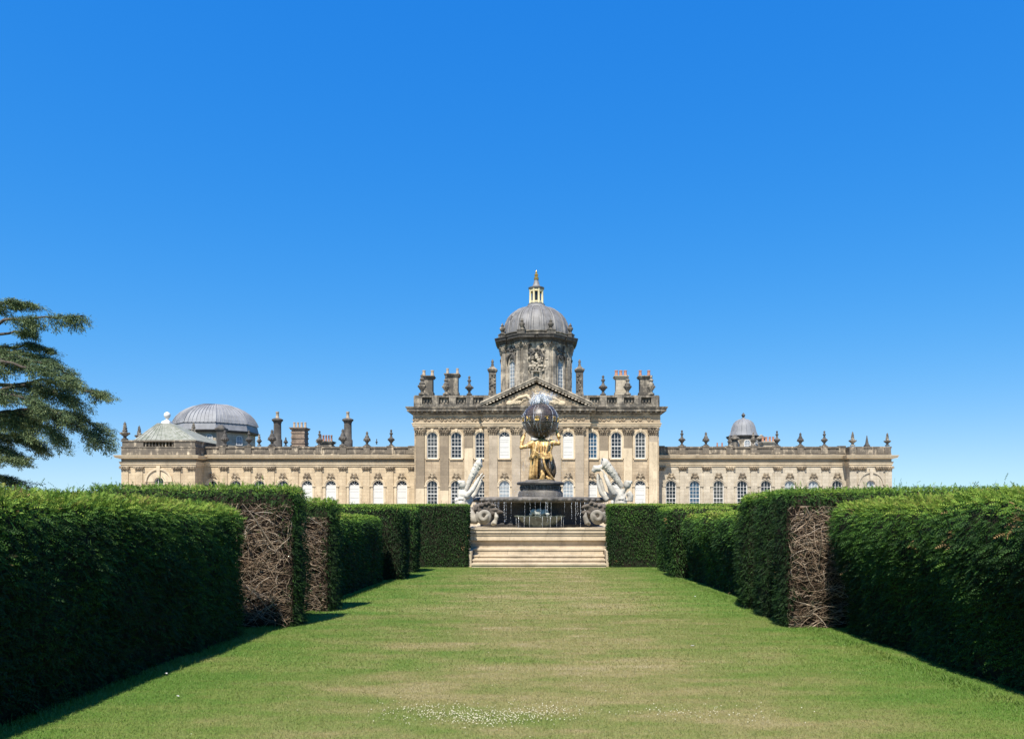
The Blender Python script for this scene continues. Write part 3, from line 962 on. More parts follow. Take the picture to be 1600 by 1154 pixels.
# ------------------------------------------------------------------ tritons with conch horns and coiled tails
def triton(label, sgn, cx, pts, nudge=0.0):
    """sgn +1: body outside to the left, horn pointing up and in to the right"""
    d = 33.4
    P = lambda px, py, dy=0.0: Vector((Xat(px, d) , d + dy, Zat(py, d)))
    root = empty('triton_statue', (Xat(pts['seat'][0], d), d, zP), label, 'statue', 'white marble tritons at the fountain')
    m = M()
    seat, waist, chest, neck, head = [P(*pts[k]) for k in ('seat', 'waist', 'chest', 'neck', 'head')]
    m.tube([seat, waist, chest, neck], [0.27, 0.21, 0.25, 0.11], 14)
    m.ball(seat, (0.30, 0.30, 0.26), 14, 9)
    m.ball(chest, (0.27, 0.25, 0.22), 14, 9)
    m.ball(head, (0.17, 0.18, 0.20), 12, 8)
    for k in range(5):
        f_ = k / 4
        q = seat.lerp(chest, f_)
        for s2 in (-1, 1):
            m.ball(q + Vector((s2 * 0.10, -0.17, 0.02)), (0.10, 0.08, 0.09), 8, 5)
    for k in range(14):
        a = k * 0.45
        m.ball(seat + Vector((0.25 * math.cos(a), 0.25 * math.sin(a), 0.16 + 0.04 * math.sin(3 * a))), (0.07, 0.07, 0.06), 7, 5)
    # face, ears and tangled hair
    m.ball(head + Vector((sgn * 0.10, 0.08, -0.01)), (0.055, 0.05, 0.045), 8, 5)
    m.ball(head + Vector((sgn * 0.04, -0.14, 0.0)), (0.03, 0.03, 0.05), 6, 4)
    for k in range(16):
        a = k * 2.4
        m.ball(head + Vector((-sgn * 0.05 + 0.13 * math.cos(a), 0.13 * math.sin(a), 0.10 + 0.05 * math.sin(k * 1.7))), (0.065, 0.065, 0.055), 7, 5)
    for k in range(7):
        m.ball(head + Vector((sgn * 0.08 + 0.03 * math.cos(k), -0.05 + 0.02 * k, -0.15 - 0.015 * k)), 0.05, 7, 5)
    # arms: shoulder, elbow, wrist, hand with fingers round the horn
    for key, oy in (('arm_a', -0.22), ('arm_b', 0.2)):
        sh, el, wr = [P(*q) + Vector((0, oy * f, 0)) for q, f in zip(pts[key], (1.0, 1.2, 0.8))]
        m.tube([chest.lerp(sh, 0.5), sh, sh.lerp(el, .5), el, el.lerp(wr, .5), wr], [0.16, 0.14, 0.125, 0.108, 0.10, 0.07], 10)
        m.ball(wr, (0.085, 0.06, 0.09), 8, 6)
        hd = (wr - el).normalized()
        for q in range(5):
            b = wr + hd * 0.05 + Vector((0.0, 0.035 * (q - 2), 0.01 * q))
            m.tube([b, b + hd * 0.13 + Vector((sgn * 0.02, 0, 0.02)), b + hd * 0.19 + Vector((sgn * 0.07, 0, 0.02))], [0.028, 0.025, 0.018], 6)
    # thigh and draped fin folds
    for tri in pts['folds']:
        q = [P(*t) for t in tri[0]]
        m.tube(q, tri[1], 10)
    body = voxel(m.mesh('body', MS['marble'], None, WL[root.name]), 0.026, 3, [MS['marble']])
    link_mesh('body', body, root)
    # conch horn with spiral ridges
    h = M()
    a, b = [P(*q) for q in pts['horn']]
    n = 26
    pl, rl = [], []
    for i in range(n + 1):
        t = i / n
        pl.append(a.lerp(b, t) + Vector((0, 0, 0.10 * math.sin(math.pi * t))) * 0.6)
        rl.append((0.10 + pts.get('hr', 0.06) * t) * (1 + 0.035 * math.sin(t * 30) + 0.03 * math.sin(t * 13)))
    ax_ = (b - a).normalized()
    h.tube(pl, rl, 16)
    for i in range(36):                                   # knobs winding up the shell
        t = i / 36
        k_ = min(int(t * n), n - 1)
        side = ax_.cross(Vector((0, 1, 0))).normalized(); fw_ = side.cross(ax_)
        an = i * 1.3
        h.ball(pl[k_] + (side * math.cos(an) + fw_ * math.sin(an)) * rl[k_] * 0.95, 0.020 + 0.022 * t, 7, 5)
    # flared lip with a dark mouth
    h.tube([b - ax_ * 0.02, b + ax_ * 0.05 + Vector((sgn * 0.03, -0.02, 0)), b + ax_ * 0.10 + Vector((sgn * 0.07, -0.03, -0.01)), b + ax_ * 0.06 + Vector((sgn * 0.07, -0.03, -0.01)), b], [rl[-1], rl[-1] * 1.12, rl[-1] * 0.95, rl[-1] * 0.6, rl[-1] * 0.4], 16, cap=False)
    h.build('conch_horn', MS['marble'], root, 80)
    # scaly tail that runs round the plinth into a coil
    t = M()
    c = P(*pts['coil']); c.y -= 1.45
    run = [seat + Vector((0, -0.1, -0.2)), P(pts['coil'][0] - sgn * 27, 800, -0.9), P(pts['coil'][0] - sgn * 21, 808, -1.35), c + Vector((-sgn * 0.42, 0.10, -0.14)), c + Vector((-sgn * 0.27, 0.06, -0.20))]
    t.tube(run, [0.27, 0.30, 0.27, 0.20, 0.15], 14)
    spiral, rad = [], []
    for i in range(70):
        th = 2.5 + i / 69 * 3.3 * math.pi
        rr = 0.25 * (1 - i / 69 * 0.55)
        spiral.append(c + Vector((sgn * rr * math.cos(th), -0.20 * i / 69, rr * math.sin(th))))
        rad.append(0.135 - 0.055 * i / 69)
    t.tube(spiral, rad, 14)
    gq = random.Random(int(pts['coil'][0]))
    # leaf-shaped tail tip leaning against the coil
    t.tube([c + Vector((sgn * 0.30, -0.02, -0.34)), c + Vector((sgn * 0.44, -0.10, -0.26)), c + Vector((sgn * 0.52, -0.12, -0.02)), c + Vector((sgn * 0.47, -0.08, 0.18))], [0.07, 0.12, 0.10, 0.03], 10)
    fz = M()
    for k in range(8):                                    # torn weed-dark fins arching over the coil
        ang = 0.35 + k * 0.33 + gq.uniform(-.1, .1)
        q = c + Vector((sgn * 0.26 * math.cos(ang), 0.26, 0.24 * math.sin(ang) + .04))
        ln = gq.uniform(.24, .40)
        fz.tube([q, q + Vector((sgn * ln * .6 * math.cos(ang), -0.02, ln * .65 * math.sin(ang))), q + Vector((sgn * (ln * .9 * math.cos(ang) + .10), -0.12, ln * .8 * math.sin(ang))), q + Vector((sgn * (ln * math.cos(ang) + .18), -0.14, ln * .6 * math.sin(ang)))], [0.12, 0.10, 0.075, 0.03], 8)
    fz.ball(c + Vector((-sgn * .1, .45, .15)), (.55, .25, .42), 14, 9)
    link_mesh('fins', voxel(fz.mesh('fins', MS['fin'], None, WL[root.name]), 0.026, 1, [MS['fin']]), root)
    link_mesh('tail', voxel(t.mesh('tail', MS['tailstone'], None, WL[root.name]), 0.028, 2, [MS['tailstone']]), root)


triton('white marble triton left of the basin, raising a conch horn towards the centre', 1, 0, dict(
    seat=(721, 786), waist=(722, 780), chest=(724, 773), neck=(723.5, 765), head=(722.5, 757),
    arm_a=[(731, 774), (739, 765), (748.5, 748)], arm_b=[(733, 779), (743, 770), (751, 751)],
    folds=[([(725, 789), (733, 785), (738, 780)], [0.2, 0.15, 0.07]), ([(717, 764), (716.5, 772), (719, 780)], [0.07, 0.09, 0.1]), ([(729, 771), (731, 777), (728, 785)], [0.16, 0.20, 0.20])],
    horn=[(727.5, 767), (748, 725)], hr=0.085, coil=(760, 805.5)))
triton('white marble triton right of the basin, leaning outwards below a tilted conch horn', -1, 0, dict(
    seat=(969, 786), waist=(968, 780), chest=(966, 773), neck=(975, 765), head=(980, 757),
    arm_a=[(958, 770), (951, 758), (944.5, 743)], arm_b=[(952, 777), (943, 768), (938.5, 749)],
    folds=[([(926.5, 737), (930, 731.5), (936, 731.5), (942, 728)], [0.09, 0.17, 0.15, 0.10]), ([(933.5, 740), (934.5, 755), (939, 769), (949, 781)], [0.05, 0.07, 0.10, 0.13]), ([(981, 768), (985, 774), (984, 783)], [0.12, 0.14, 0.14]), ([(953, 760), (958, 769), (966, 776), (974, 781)], [0.13, 0.22, 0.27, 0.26])],
    horn=[(972, 761), (945.5, 725)], hr=0.12, coil=(929, 805.5)))

# ------------------------------------------------------------------ Atlas figure and globe
AX = lambda px: Xat(px, D0)
AZ = lambda py: Zat(py, D0)
atlas = empty('atlas_statue', (AX(846), D0, AZ(750)), 'gilded bearded giant in a draped robe bending under a globe, on the fountain pedestal', 'statue')
m = M()
V3 = lambda px, py, dy=0.0: Vector((AX(px), D0 + dy, AZ(py)))
m.tube([V3(846, 714), V3(846, 705, .02), V3(846, 696, .06), V3(847, 690, .14)], [0.30, 0.29, 0.36, 0.2], 14)
m.ball(V3(846, 692, .04), (0.46, 0.26, 0.20), 14, 8)
m.tube([V3(847, 690, .12), V3(848, 687, .42)], [0.15, 0.12], 10)
m.ball(V3(848, 686.5, .52), (0.15, 0.18, 0.17), 12, 8)
m.ball(V3(848, 688, .68), (0.04, 0.05, 0.05), 6, 4)
for k in range(12): m.ball(V3(848 + 3.4 * math.cos(k), 689.5 + 1.5 * math.sin(k * 2), .56 + .06 * math.sin(k)), 0.06, 6, 4)
# arms
for pts_, rr in (([(834, 691, .0), (826, 696, -.05), (814.5, 699, -.08), (815.5, 690, -.02), (819, 680, .10)], [.16, .14, .10, .10, .07]),
                 ([(858, 691, .0), (866, 692, -.05), (873, 693, -.08), (873.5, 683, -.02), (870, 674, .10)], [.16, .14, .10, .10, .07])):
    q = [V3(*p) for p in pts_]
    m.tube(q, rr, 10)
    m.ball(q[2], .10, 8, 6)
    hd = q[-1]
    m.ball(hd, (.075, .06, .09), 8, 6)
    s_ = 1 if pts_[0][0] < 846 else -1
    for k in range(4):
        b = hd + Vector((s_ * 0.01 * k, 0.035 * (k - 1.5), 0.05))
        m.tube([b, b + Vector((s_ * .03, 0, .07)), b + Vector((s_ * .07, 0, .12 + .01 * (k % 2)))], [.022, .019, .014], 6)
    m.tube([hd + Vector((0, -.06, 0)), hd + Vector((s_ * .03, -.10, .05)), hd + Vector((s_ * .07, -.09, .08))], [.024, .02, .015], 6)
# legs
for pts_, rr in (([(839, 716, 0), (838, 728, .10), (838, 731, .10), (836, 742, .0), (836, 748, -.05)], [.17, .13, .12, .09, .07]),
                 ([(851, 716, 0), (852, 727, .12), (852, 730, .14), (851, 740, .0), (850, 747, -.1)], [.17, .13, .12, .09, .07])):
    m.tube([V3(*p) for p in pts_], rr, 10)
    f0 = V3(*pts_[-1])
    m.tube([f0, f0 + Vector((0, .12, -.03)), f0 + Vector((0, .30, -.05))], [.085, .075, .05], 8)
    for k in range(5):
        b = f0 + Vector((.028 * (k - 2), .30, -.05)); m.tube([b, b + Vector((0, .06, -.01))], [.02, .015], 5)
link_mesh('body', voxel(m.mesh('b', MS['robe'], None, WL[atlas.name]), 0.022, 3, [MS['robe']]), atlas)


def drape(name, mat, rows, folds, ph, thick=0.03, a0=0.0, a1=2 * math.pi, diag=0.0):
    """hanging cloth: rows of (px, py, rx, ry, dy) from top to hem with running folds"""
    nA = 72
    vs, fs = [], []
    for lay in (0, 1):
        for j, (px, py, rx, ry, dy) in enumerate(rows):
            t = j / (len(rows) - 1)
            for k in range(nA + 1):
                a = a0 + (a1 - a0) * k / nA
                w = (0.035 + 0.075 * t) * (math.sin(folds * a + ph + diag * t) + 0.6 * math.sin(folds * 1.7 * a + 2 * ph + 1.6 * diag * t))
                r_ = 1 - lay * thick / rx
                vs.append((AX(px) + (rx + w) * r_ * math.cos(a), D0 + dy + (ry + w) * r_ * math.sin(a), AZ(py) + 0.03 * t * math.sin(3 * a + ph)))
    nr = len(rows); off = nr * (nA + 1)
    for lay in (0, 1):
        for j in range(nr - 1):
            for k in range(nA):
                f = (j * (nA + 1) + k, j * (nA + 1) + k + 1, (j + 1) * (nA + 1) + k + 1, (j + 1) * (nA + 1) + k)
                fs.append(tuple(i + lay * off for i in f))
    for j in (0, nr - 1):
        for k in range(nA):
            i = j * (nA + 1) + k
            fs.append((i, i + 1, i + 1 + off, i + off))
    g = M(); g.add(vs, fs)
    return g.build(name, mat, atlas, 180)


drape('tunic', MS['robe'], [(846, 687.5, .36, .2, .04), (846, 692, .50, .33, .02), (846, 700, .44, .36, 0), (845.5, 707, .41, .36, 0), (845, 713, .44, .38, 0), (846, 718, .48, .40, 0)], 6, 0.5, diag=3.0)
drape('skirt', MS['darkrobe'], [(847, 711, .42, .35, 0), (848, 720, .46, .42, 0), (849, 730, .47, .42, 0), (850, 739, .43, .38, 0), (850, 747, .34, .32, 0)], 8, 1.9, diag=1.2)
drape('skirt_panel', MS['robe'], [(845, 712, .43, .40, 0), (844, 722, .41, .46, 0), (843, 732, .38, .46, 0), (842.5, 741, .37, .45, 0), (842.5, 749, .39, .46, 0)], 11, 0.3, a0=2.75, a1=4.45, diag=1.0)
m = M()                                                   # gilded sash falling across the back and pooled folds by the feet
m.tube([V3(849, 716, -.50), V3(850, 724, -.56), V3(853, 733, -.54), V3(858, 741, -.46), V3(863, 747, -.38), V3(866, 750, -.32)], [.045, .055, .055, .06, .05, .04], 8)
m.tube([V3(846, 735, -.50), V3(848, 742, -.50), V3(847, 749, -.44)], [.05, .10, .13], 8)
m.tube([V3(853, 744, -.42), V3(857, 748, -.42), V3(862, 749.5, -.36)], [.05, .08, .05], 8)
m.tube([V3(858, 706, -.34), V3(861, 714, -.34), V3(861, 722, -.32)], [.07, .08, .04], 8)
for k in range(7):                                        # creases across the bunched waist
    m.tube([V3(833 + k, 703 + 2 * k, -.34), V3(842 + k, 709 + 1.4 * k, -.46), V3(852 + k * .8, 711 + k, -.44), V3(859, 709 + k * .8, -.30)], [.02, .032, .032, .02], 6)
for k in range(5):                                        # drapery lines falling over the back
    m.tube([V3(836 + 5 * k, 690, -.30), V3(838 + 4.4 * k, 697, -.40), V3(838 + 4 * k, 706, -.42)], [.022, .035, .02], 6)
link_mesh('robe_folds', voxel(m.mesh('f', MS['robe'], None, WL[atlas.name]), 0.018, 1, [MS['robe']]), atlas)

GC = Vector((AX(844.5), D0 + 0.12, AZ(657)))
GR = 0.825
globe = empty('globe', GC - Vector((0, 0, GR)), 'dark wet bronze celestial globe with gilded signs, carried on the giant\'s shoulders', 'globe')
m = M(); m.ball(GC, GR, 48, 32)
m.build('sphere', MS['bronze'], globe, 180)
m = M()
tilt = Matrix.Rotation(R(-8), 3, 'X')
ringp = [(GR * 1.004 * math.cos(a), GR * 1.004 * math.sin(a), 0.0) for a in np.linspace(0, 2 * math.pi, 65)]
m.tube([GC + Vector((p[0] * .995, p[1] * .995, -.09)) for p in ringp], 0.016, 6, cap=False)
m.tube([GC + Vector((p[0] * .965, p[1] * .965, .22)) for p in ringp], 0.012, 6, cap=False)
m.build('ecliptic_rings', MS['bronze'], globe, 180)
SIGNS = [[[(-1, 1), (-.6, 0), (-1, -1)], [(1, 1), (.6, 0), (1, -1)], [(-.6, 0), (.6, 0)]],
         [[(-1, .2), (0, .9), (1, .2)], [(-1, -.5), (1, -.5)], [(0, .9), (0, -.9)], [(-.7, -.9), (.7, -.9)]],
         [[(-.9, .6), (.2, .8), (.5, .2), (-.4, 0), (.6, -.4), (.1, -.9)], [(.2, .8), (.9, .9)]],
         [[(.8, .8), (-.3, .9), (-.8, .2), (-.7, -.6), (.2, -.9), (.8, -.5)], [(-.2, 0), (.7, .1)]]]
for k in range(12):
    a = -math.pi / 2 - 0.19 + (k - 1) * 2 * math.pi / 12
    sg = M()
    for st in SIGNS[k % 4]:
        pts_ = []
        for u, v in st:
            lat = 0.05 + v * 0.105 / GR
            aa = a + u * 0.125
            pts_.append(GC + GR * 1.008 * Vector((math.cos(aa) * math.cos(lat), math.sin(aa) * math.cos(lat), math.sin(lat))))
        sg.tube(pts_, 0.027, 6)
    sg.build('zodiac_sign', MS['gold'], globe, 60)
q = M(); q.ball((0, 0, 0), 0.016, 7, 5)
stud = q.mesh('star_stud', MS['gold'], 180)
for k in range(70):
    a = random.uniform(0, 2 * math.pi); lat = random.uniform(-1.15, -0.16)
    o = link_mesh('star_stud', stud, globe, GC + GR * Vector((math.cos(a) * math.cos(lat), math.sin(a) * math.cos(lat), math.sin(lat))))
    s_ = random.uniform(.6, 1.25); o.scale = (s_, s_, s_)

# ------------------------------------------------------------------ water
m = M()


def drop(c, r_):
    m.add([(c[0], c[1], c[2] + r_), (c[0] + r_, c[1], c[2]), (c[0], c[1] + r_, c[2]), (c[0] - r_, c[1], c[2]), (c[0], c[1] - r_, c[2]), (c[0], c[1], c[2] - r_)],
          [(0, 1, 2), (0, 2, 3), (0, 3, 4), (0, 4, 1), (5, 2, 1), (5, 3, 2), (5, 4, 3), (5, 1, 4)])


top = GC + Vector((0, 0, GR))
for k in range(34):                                       # arcs of the jets on top of the globe
    a = random.uniform(0, 2 * math.pi); rr = random.uniform(0.12, 0.5); hh = random.uniform(0.18, 0.50)
    pts_ = [top + Vector((rr * t * math.cos(a), rr * t * math.sin(a), hh * 4 * t * (1 - t) * 0.9 - (0.25 * rr * t * t) + 0.0)) for t in np.linspace(0, 1, 9)]
    m.tube(pts_, [0.010] * 5 + [0.016, 0.02, 0.022, 0.014], 6)
puffs = [(random.gauss(0, .29), random.gauss(0, .2), random.uniform(.0, .42), random.uniform(.07, .15)) for _ in range(36)]
for k in range(4200):
    q = random.choice(puffs)
    p = top + Vector((q[0] + random.gauss(0, q[3]), q[1] + random.gauss(0, q[3]), q[2] + random.gauss(0, q[3] * .8)))
    if (p - GC).length < GR: continue
    drop(p, random.uniform(0.003, 0.013))
o = m.build('water_spray', MS['water'], None, 180)
tag(o, 'white spray leaping from the top of the globe', 'water', kind='stuff')
m = M()
for k in range(24):                                       # rills down the globe
    a = random.uniform(0, 2 * math.pi)
    l0 = random.uniform(0.0, 1.2); l1 = random.uniform(-0.9, -0.2)
    pts_ = []
    for t in np.linspace(0, 1, 10):
        lat = l0 + (l1 - l0) * t; aa = a + 0.05 * math.sin(7 * t + k)
        pts_.append(GC + GR * 1.004 * Vector((math.cos(aa) * math.cos(lat), math.sin(aa) * math.cos(lat), math.sin(lat))))
    m.tube(pts_, [random.uniform(0.004, 0.009)] * 10, 5)
for k in range(60):                                       # curtain falling off the globe past the figure
    a = random.uniform(0, 2 * math.pi); rr = GR * random.uniform(0.70, 1.02)
    z0 = GC.z - random.uniform(0, 0.5); ln = random.uniform(0.06, 0.35)
    z0 -= random.uniform(0, 1.9)
    p = Vector((GC.x + rr * math.cos(a), GC.y + rr * math.sin(a), z0))
    m.tube([p, p + Vector((0, 0, -ln))], [0.003, 0.006], 4)
for k in range(46):                                       # broken strings of water off the basin rim
    a = random.uniform(math.pi, 2 * math.pi)
    rr = fr + 0.05
    p = Vector((FX + rr * math.cos(a), D0 + rr * math.sin(a), zr - 0.20))
    z = 0.0; end = random.uniform(0.35, 1.0) * (zr - zP - 0.25); r0 = random.uniform(0.003, 0.008)
    while z < end:
        ln = random.uniform(0.03, 0.16) * (1 - 0.5 * z / end)
        q = p + Vector((random.gauss(0, .007), -0.03 * z + random.gauss(0, .006), -z))
        m.tube([q, q + Vector((random.gauss(0, .003), 0, -ln * .6)), q + Vector((0, 0, -ln))], [r0 * .5, r0 * random.uniform(.8, 1.5), r0 * .35], 5)
        z += ln + random.uniform(0.0, 0.07) * (0.3 + z)
for k in range(9):                                        # dribbles off the shell
    a = math.pi + math.pi * (k + random.uniform(.2, .8)) / 9
    p = Vector((sx_ + 1.02 * math.cos(a), sy + 0.50 * math.sin(a), zs1 - 0.02))
    m.tube([p, p + Vector((0, 0, -.2)), p + Vector((0, 0, -(zs1 - zP - .03)))], [0.008, 0.005, 0.006], 5)
for k in range(2400):                                     # droplets bouncing off the globe
    u = Vector((random.gauss(0, 1), random.gauss(0, 1), random.gauss(0, 1) * .8 + .1)).normalized()
    drop(GC + u * (GR + abs(random.gauss(0, .045)) + .004), random.uniform(0.002, 0.007))
o = m.build('falling_water', MS['water'], None, 180)
tag(o, 'thin strings of water falling from globe, basin rim and shell', 'water', kind='stuff')
m = M()
for k in range(9000):                                     # fine drifting spray round the pedestal
    a = random.uniform(0, 2 * math.pi); rr = random.uniform(0.3, 1.0) ** 0.7 * 1.75
    z = AZ(775) + random.random() ** 1.5 * 2.6
    if rr > 1.9 - 0.35 * (z - AZ(775)): continue
    drop((FX + rr * math.cos(a), D0 + rr * math.sin(a), z), random.uniform(0.0018, 0.005))
o = m.build('water_mist', MS['water'], None)
tag(o, 'fine drifting mist of droplets round the statue pedestal', 'mist', kind='stuff')

# ------------------------------------------------------------------ the great house
class Pl:
    """a facade plane at distance d: photograph units to metres"""
    def __init__(s, d): s.d = d; s.k = d / 1200
    def X(s, px): return (px - 836) * s.k
    def Z(s, py): return EYE + (790 - py) * s.k


ZG = gz(40)


def bay(m, x0, x1, z0, z1, y, ops, rev=0.28, K=10, mi=0):
    """wall strip with openings [(cx, w, zb, zt, arched)] and their reveals"""
    q = lambda a, b, c, d: m.add([(a[0], y, a[1]), (b[0], y, b[1]), (c[0], y, c[1]), (d[0], y, d[1])], [(0, 1, 2, 3)], mi)
    zc = z0
    ops = sorted(ops, key=lambda o: o[2])
    for i, (cx, w, zb, zt, ar) in enumerate(ops):
        zn = ops[i + 1][2] if i + 1 < len(ops) else z1
        a, b = cx - w / 2, cx + w / 2
        if zb > zc: q((x0, zc), (x1, zc), (x1, zb), (x0, zb))
        zs = zt - w / 2 if ar else zt
        q((x0, zb), (a, zb), (a, zs), (x0, zs)); q((b, zb), (x1, zb), (x1, zs), (b, zs))
        q((x0, zs), (a, zs), (a, zn), (x0, zn)); q((b, zs), (x1, zs), (x1, zn), (b, zn))
        if ar:
            pts = [(cx + w / 2 * math.cos(math.pi - math.pi * k / K), zs + w / 2 * math.sin(math.pi * k / K)) for k in range(K + 1)]
        else: pts = [(a, zs), (b, zs)]
        for p, r in zip(pts, pts[1:]): q(p, r, (r[0], zn), (p[0], zn))
        out = [(a, zb)] + pts + [(b, zb)]
        if not ar: out = [(a, zb), (a, zs), (b, zs), (b, zb)]
        for p, r in zip(out, out[1:] + out[:1]):
            if p == r: continue
            m.add([(p[0], y, p[1]), (r[0], y, r[1]), (r[0], y + rev, r[1]), (p[0], y + rev, p[1])], [(0, 1, 2, 3)], mi)
        zc = zn
    if not ops: q((x0, z0), (x1, z0), (x1, z1), (x0, z1))


def arch_outline(w, h, off=0.0, K=12, arched=True):
    """outline from bottom left over the arch to bottom right; origin at bottom centre"""
    r = w / 2 + off
    if not arched: return [(-r, 0), (-r, h + off), (r, h + off), (r, 0)]
    zs = h - w / 2
    return [(-r, 0)] + [(r * math.cos(math.pi - math.pi * k / K), zs + r * math.sin(math.pi * k / K)) for k in range(K + 1)] + [(r, 0)]


def band(m, A, B, y0, y1, mi=0):
    """solid band between two outlines in xz"""
    n = len(A)
    vs = [(x, y0, z) for x, z in A] + [(x, y0, z) for x, z in B] + [(x, y1, z) for x, z in A] + [(x, y1, z) for x, z in B]
    fs = []
    for i in range(n - 1):
        j = i + 1
        fs += [(i, j, n + j, n + i), (2 * n + i, 3 * n + i, 3 * n + j, 2 * n + j), (n + i, n + j, 3 * n + j, 3 * n + i), (i, 2 * n + i, 2 * n + j, j)]
    fs += [(0, n, 3 * n, 2 * n), (n - 1, 2 * n - 1, 4 * n - 1, 3 * n - 1)]
    m.add(vs, fs, mi)


WIN = {}


def window_meshes(w, h, arched, kind, cols=3, rows=5):
    key = (round(w, 2), round(h, 2), arched, kind, cols, rows)
    if key in WIN: return WIN[key]
    f = M()
    fw = 0.085
    band(f, arch_outline(w, h, 0, arched=arched), arch_outline(w - 2 * fw, h - fw, 0, arched=arched) if arched else [(-w / 2 + fw, 0), (-w / 2 + fw, h - fw), (w / 2 - fw, h - fw), (w / 2 - fw, 0)], 0, 0.09)
    f.box(-w / 2 + fw, w / 2 - fw, 0, 0.09, 0, 0.13)
    zs = h - w / 2 if arched else h
    inner = w / 2 - fw

    def top_at(x): return zs + math.sqrt(max(0, inner ** 2 - x * x)) if arched else h - fw
    if kind != 'blind':
        for c in range(1, cols):
            x = -inner + 2 * inner * c / cols
            f.box(x - 0.020, x + 0.020, 0.02, 0.07, 0.13, top_at(x))
        for r_ in range(1, rows):
            z = 0.13 + (zs - 0.13) * r_ / (rows - 0.6)
            if z > h - 0.15: continue
            hw = inner if z <= zs else math.sqrt(max(0.01, inner ** 2 - (z - zs) ** 2))
            t = 0.045 if r_ == rows // 2 else 0.020
            f.box(-hw, hw, 0.015, 0.065, z - t, z + t)
    elif arched:
        f.box(-inner, inner, 0.02, 0.07, zs - 0.05, zs + 0.05)
        for a in (45, 90, 135):
            p = Vector((inner * math.cos(R(a)), 0.045, zs + inner * math.sin(R(a)))); b = Vector((0, 0.045, zs + 0.05))
            f.tube([b, p], 0.03, 4)
    fm = f.mesh('window_frame', MS['white'])
    p = M()
    o = arch_outline(w - fw, h - fw / 2, 0, arched=arched) if arched else [(-w / 2 + .04, 0), (-w / 2 + .04, h - .04), (w / 2 - .04, h - .04), (w / 2 - .04, 0)]
    gm = MS['glass']
    if kind == 'blind':
        p.add([(x, 0.075, z) for x, z in o], [tuple(range(len(o)))], 0)
        p.box(-inner, inner, 0.035, 0.07, 0.13, zs - 0.05, 1)
        for t in (0.12, 0.25, 0.5, 0.76, 0.88):
            z = 0.13 + (zs - 0.2) * t
            p.box(-inner + .04, inner - .04, 0.030, 0.036, z - (0.035 if t == .5 else 0.018), z + 0.018, 2)
        pm = p.mesh('pane', [MS['glass'], MS['blind'], MS['slot']])
    else:
        p.add([(x, 0.06, z) for x, z in o], [tuple(range(len(o)))], 0)
        pm = p.mesh('pane', MS[{'dark': 'glass', 'dusk': 'glass_dusk', 'blue': 'glass_blue', 'pale': 'glass_pale'}[kind]])
    WIN[key] = (fm, pm)
    return WIN[key]


def window(parent, cx, w, zb, zt, y, arched=True, kind='dark', cols=3, rows=5, rotz=0.0):
    fm, pm = window_meshes(w, zt - zb, arched, kind, cols, rows)
    f = link_mesh('window', fm, parent, (cx, y, zb), rotz)
    if kind == 'blind': f['label'] = 'window with its white blind drawn down'
    p = bpy.data.objects.new('pane', pm)
    col.objects.link(p); p.parent = f
    return f


SUR = {}


def surround(parent, cx, w, zb, zt, y, ornament, imposts=True, mat='trim', sill=True, full=False):
    key = (round(w, 2), round(zt - zb, 2), ornament, imposts, mat, sill, full)
    if key not in SUR:
        m = M(); h = zt - zb
        r0 = w / 2
        zs = h - r0
        K = 14
        A = [(r0 * math.cos(math.pi - math.pi * k / K), zs + r0 * math.sin(math.pi * k / K)) for k in range(K + 1)]
        g = 0.26
        B = [((r0 + g) * math.cos(math.pi - math.pi * k / K), zs + (r0 + g) * math.sin(math.pi * k / K)) for k in range(K + 1)]
        A2 = [((r0 + .12) * math.cos(math.pi - math.pi * k / K), zs + (r0 + .12) * math.sin(math.pi * k / K)) for k in range(K + 1)]
        if full:
            A = [(-r0, 0)] + A + [(r0, 0)]; A2 = [(-r0 - .12, 0)] + A2 + [(r0 + .12, 0)]; B = [(-r0 - g, 0)] + B + [(r0 + g, 0)]
        band(m, A, A2, -0.07, 0.03); band(m, A2, B, -0.12, 0.03)
        if imposts:
            for s_ in (-1, 1):
                a, b = sorted((s_ * (r0 + 0.0), s_ * (r0 + 0.46)))
                m.box(a, b, -0.15, 0.03, zs - 0.16, zs)
                a, b = sorted((s_ * (r0 + 0.02), s_ * (r0 + 0.30)))
                m.box(a, b, -0.05, 0.03, 0, zs - 0.16)
        if sill: m.box(-r0 - 0.16, r0 + 0.16, -0.16, 0.02, -0.16, 0.0)
        m.prism([(-0.12, h - 0.02), (0.12, h - 0.02), (0.18, h + 0.42), (-0.18, h + 0.42)], -0.2, 0.03)
        sm = m.mesh('window_surround', MS[mat])
        om = None
        if ornament:                                       # mask and scrolls over the keystone
            o = M()
            o.ball((0, -0.24, h + 0.42), (0.17, 0.14, 0.24), 8, 6)
            o.ball((0, -0.22, h + 0.74), (0.13, 0.10, 0.12), 8, 5)
            for s_ in (-1, 1):
                o.tube([(s_ * 0.10, -0.16, h + 0.52), (s_ * 0.34, -0.16, h + 0.60), (s_ * 0.50, -0.14, h + 0.36), (s_ * 0.40, -0.14, h + 0.22), (s_ * 0.30, -0.14, h + 0.34)], [0.07, 0.09, 0.08, 0.06, 0.04], 6)
                o.tube([(s_ * 0.06, -0.14, h + 0.80), (s_ * 0.26, -0.14, h + 0.92), (s_ * 0.34, -0.12, h + 0.80)], [0.05, 0.06, 0.03], 6)
                o.ball((s_ * 0.30, -0.14, h + 0.78), (0.10, 0.08, 0.09), 6, 4)
            om = o.mesh('keystone_carving', MS['carved'], 60)
        SUR[key] = (sm, om)
    sm, om = SUR[key]
    s_ = link_mesh('window_surround', sm, parent, (cx, y, zb))
    if om:
        q = bpy.data.objects.new('keystone_carving', om); col.objects.link(q); q.parent = s_


CAPM = {}


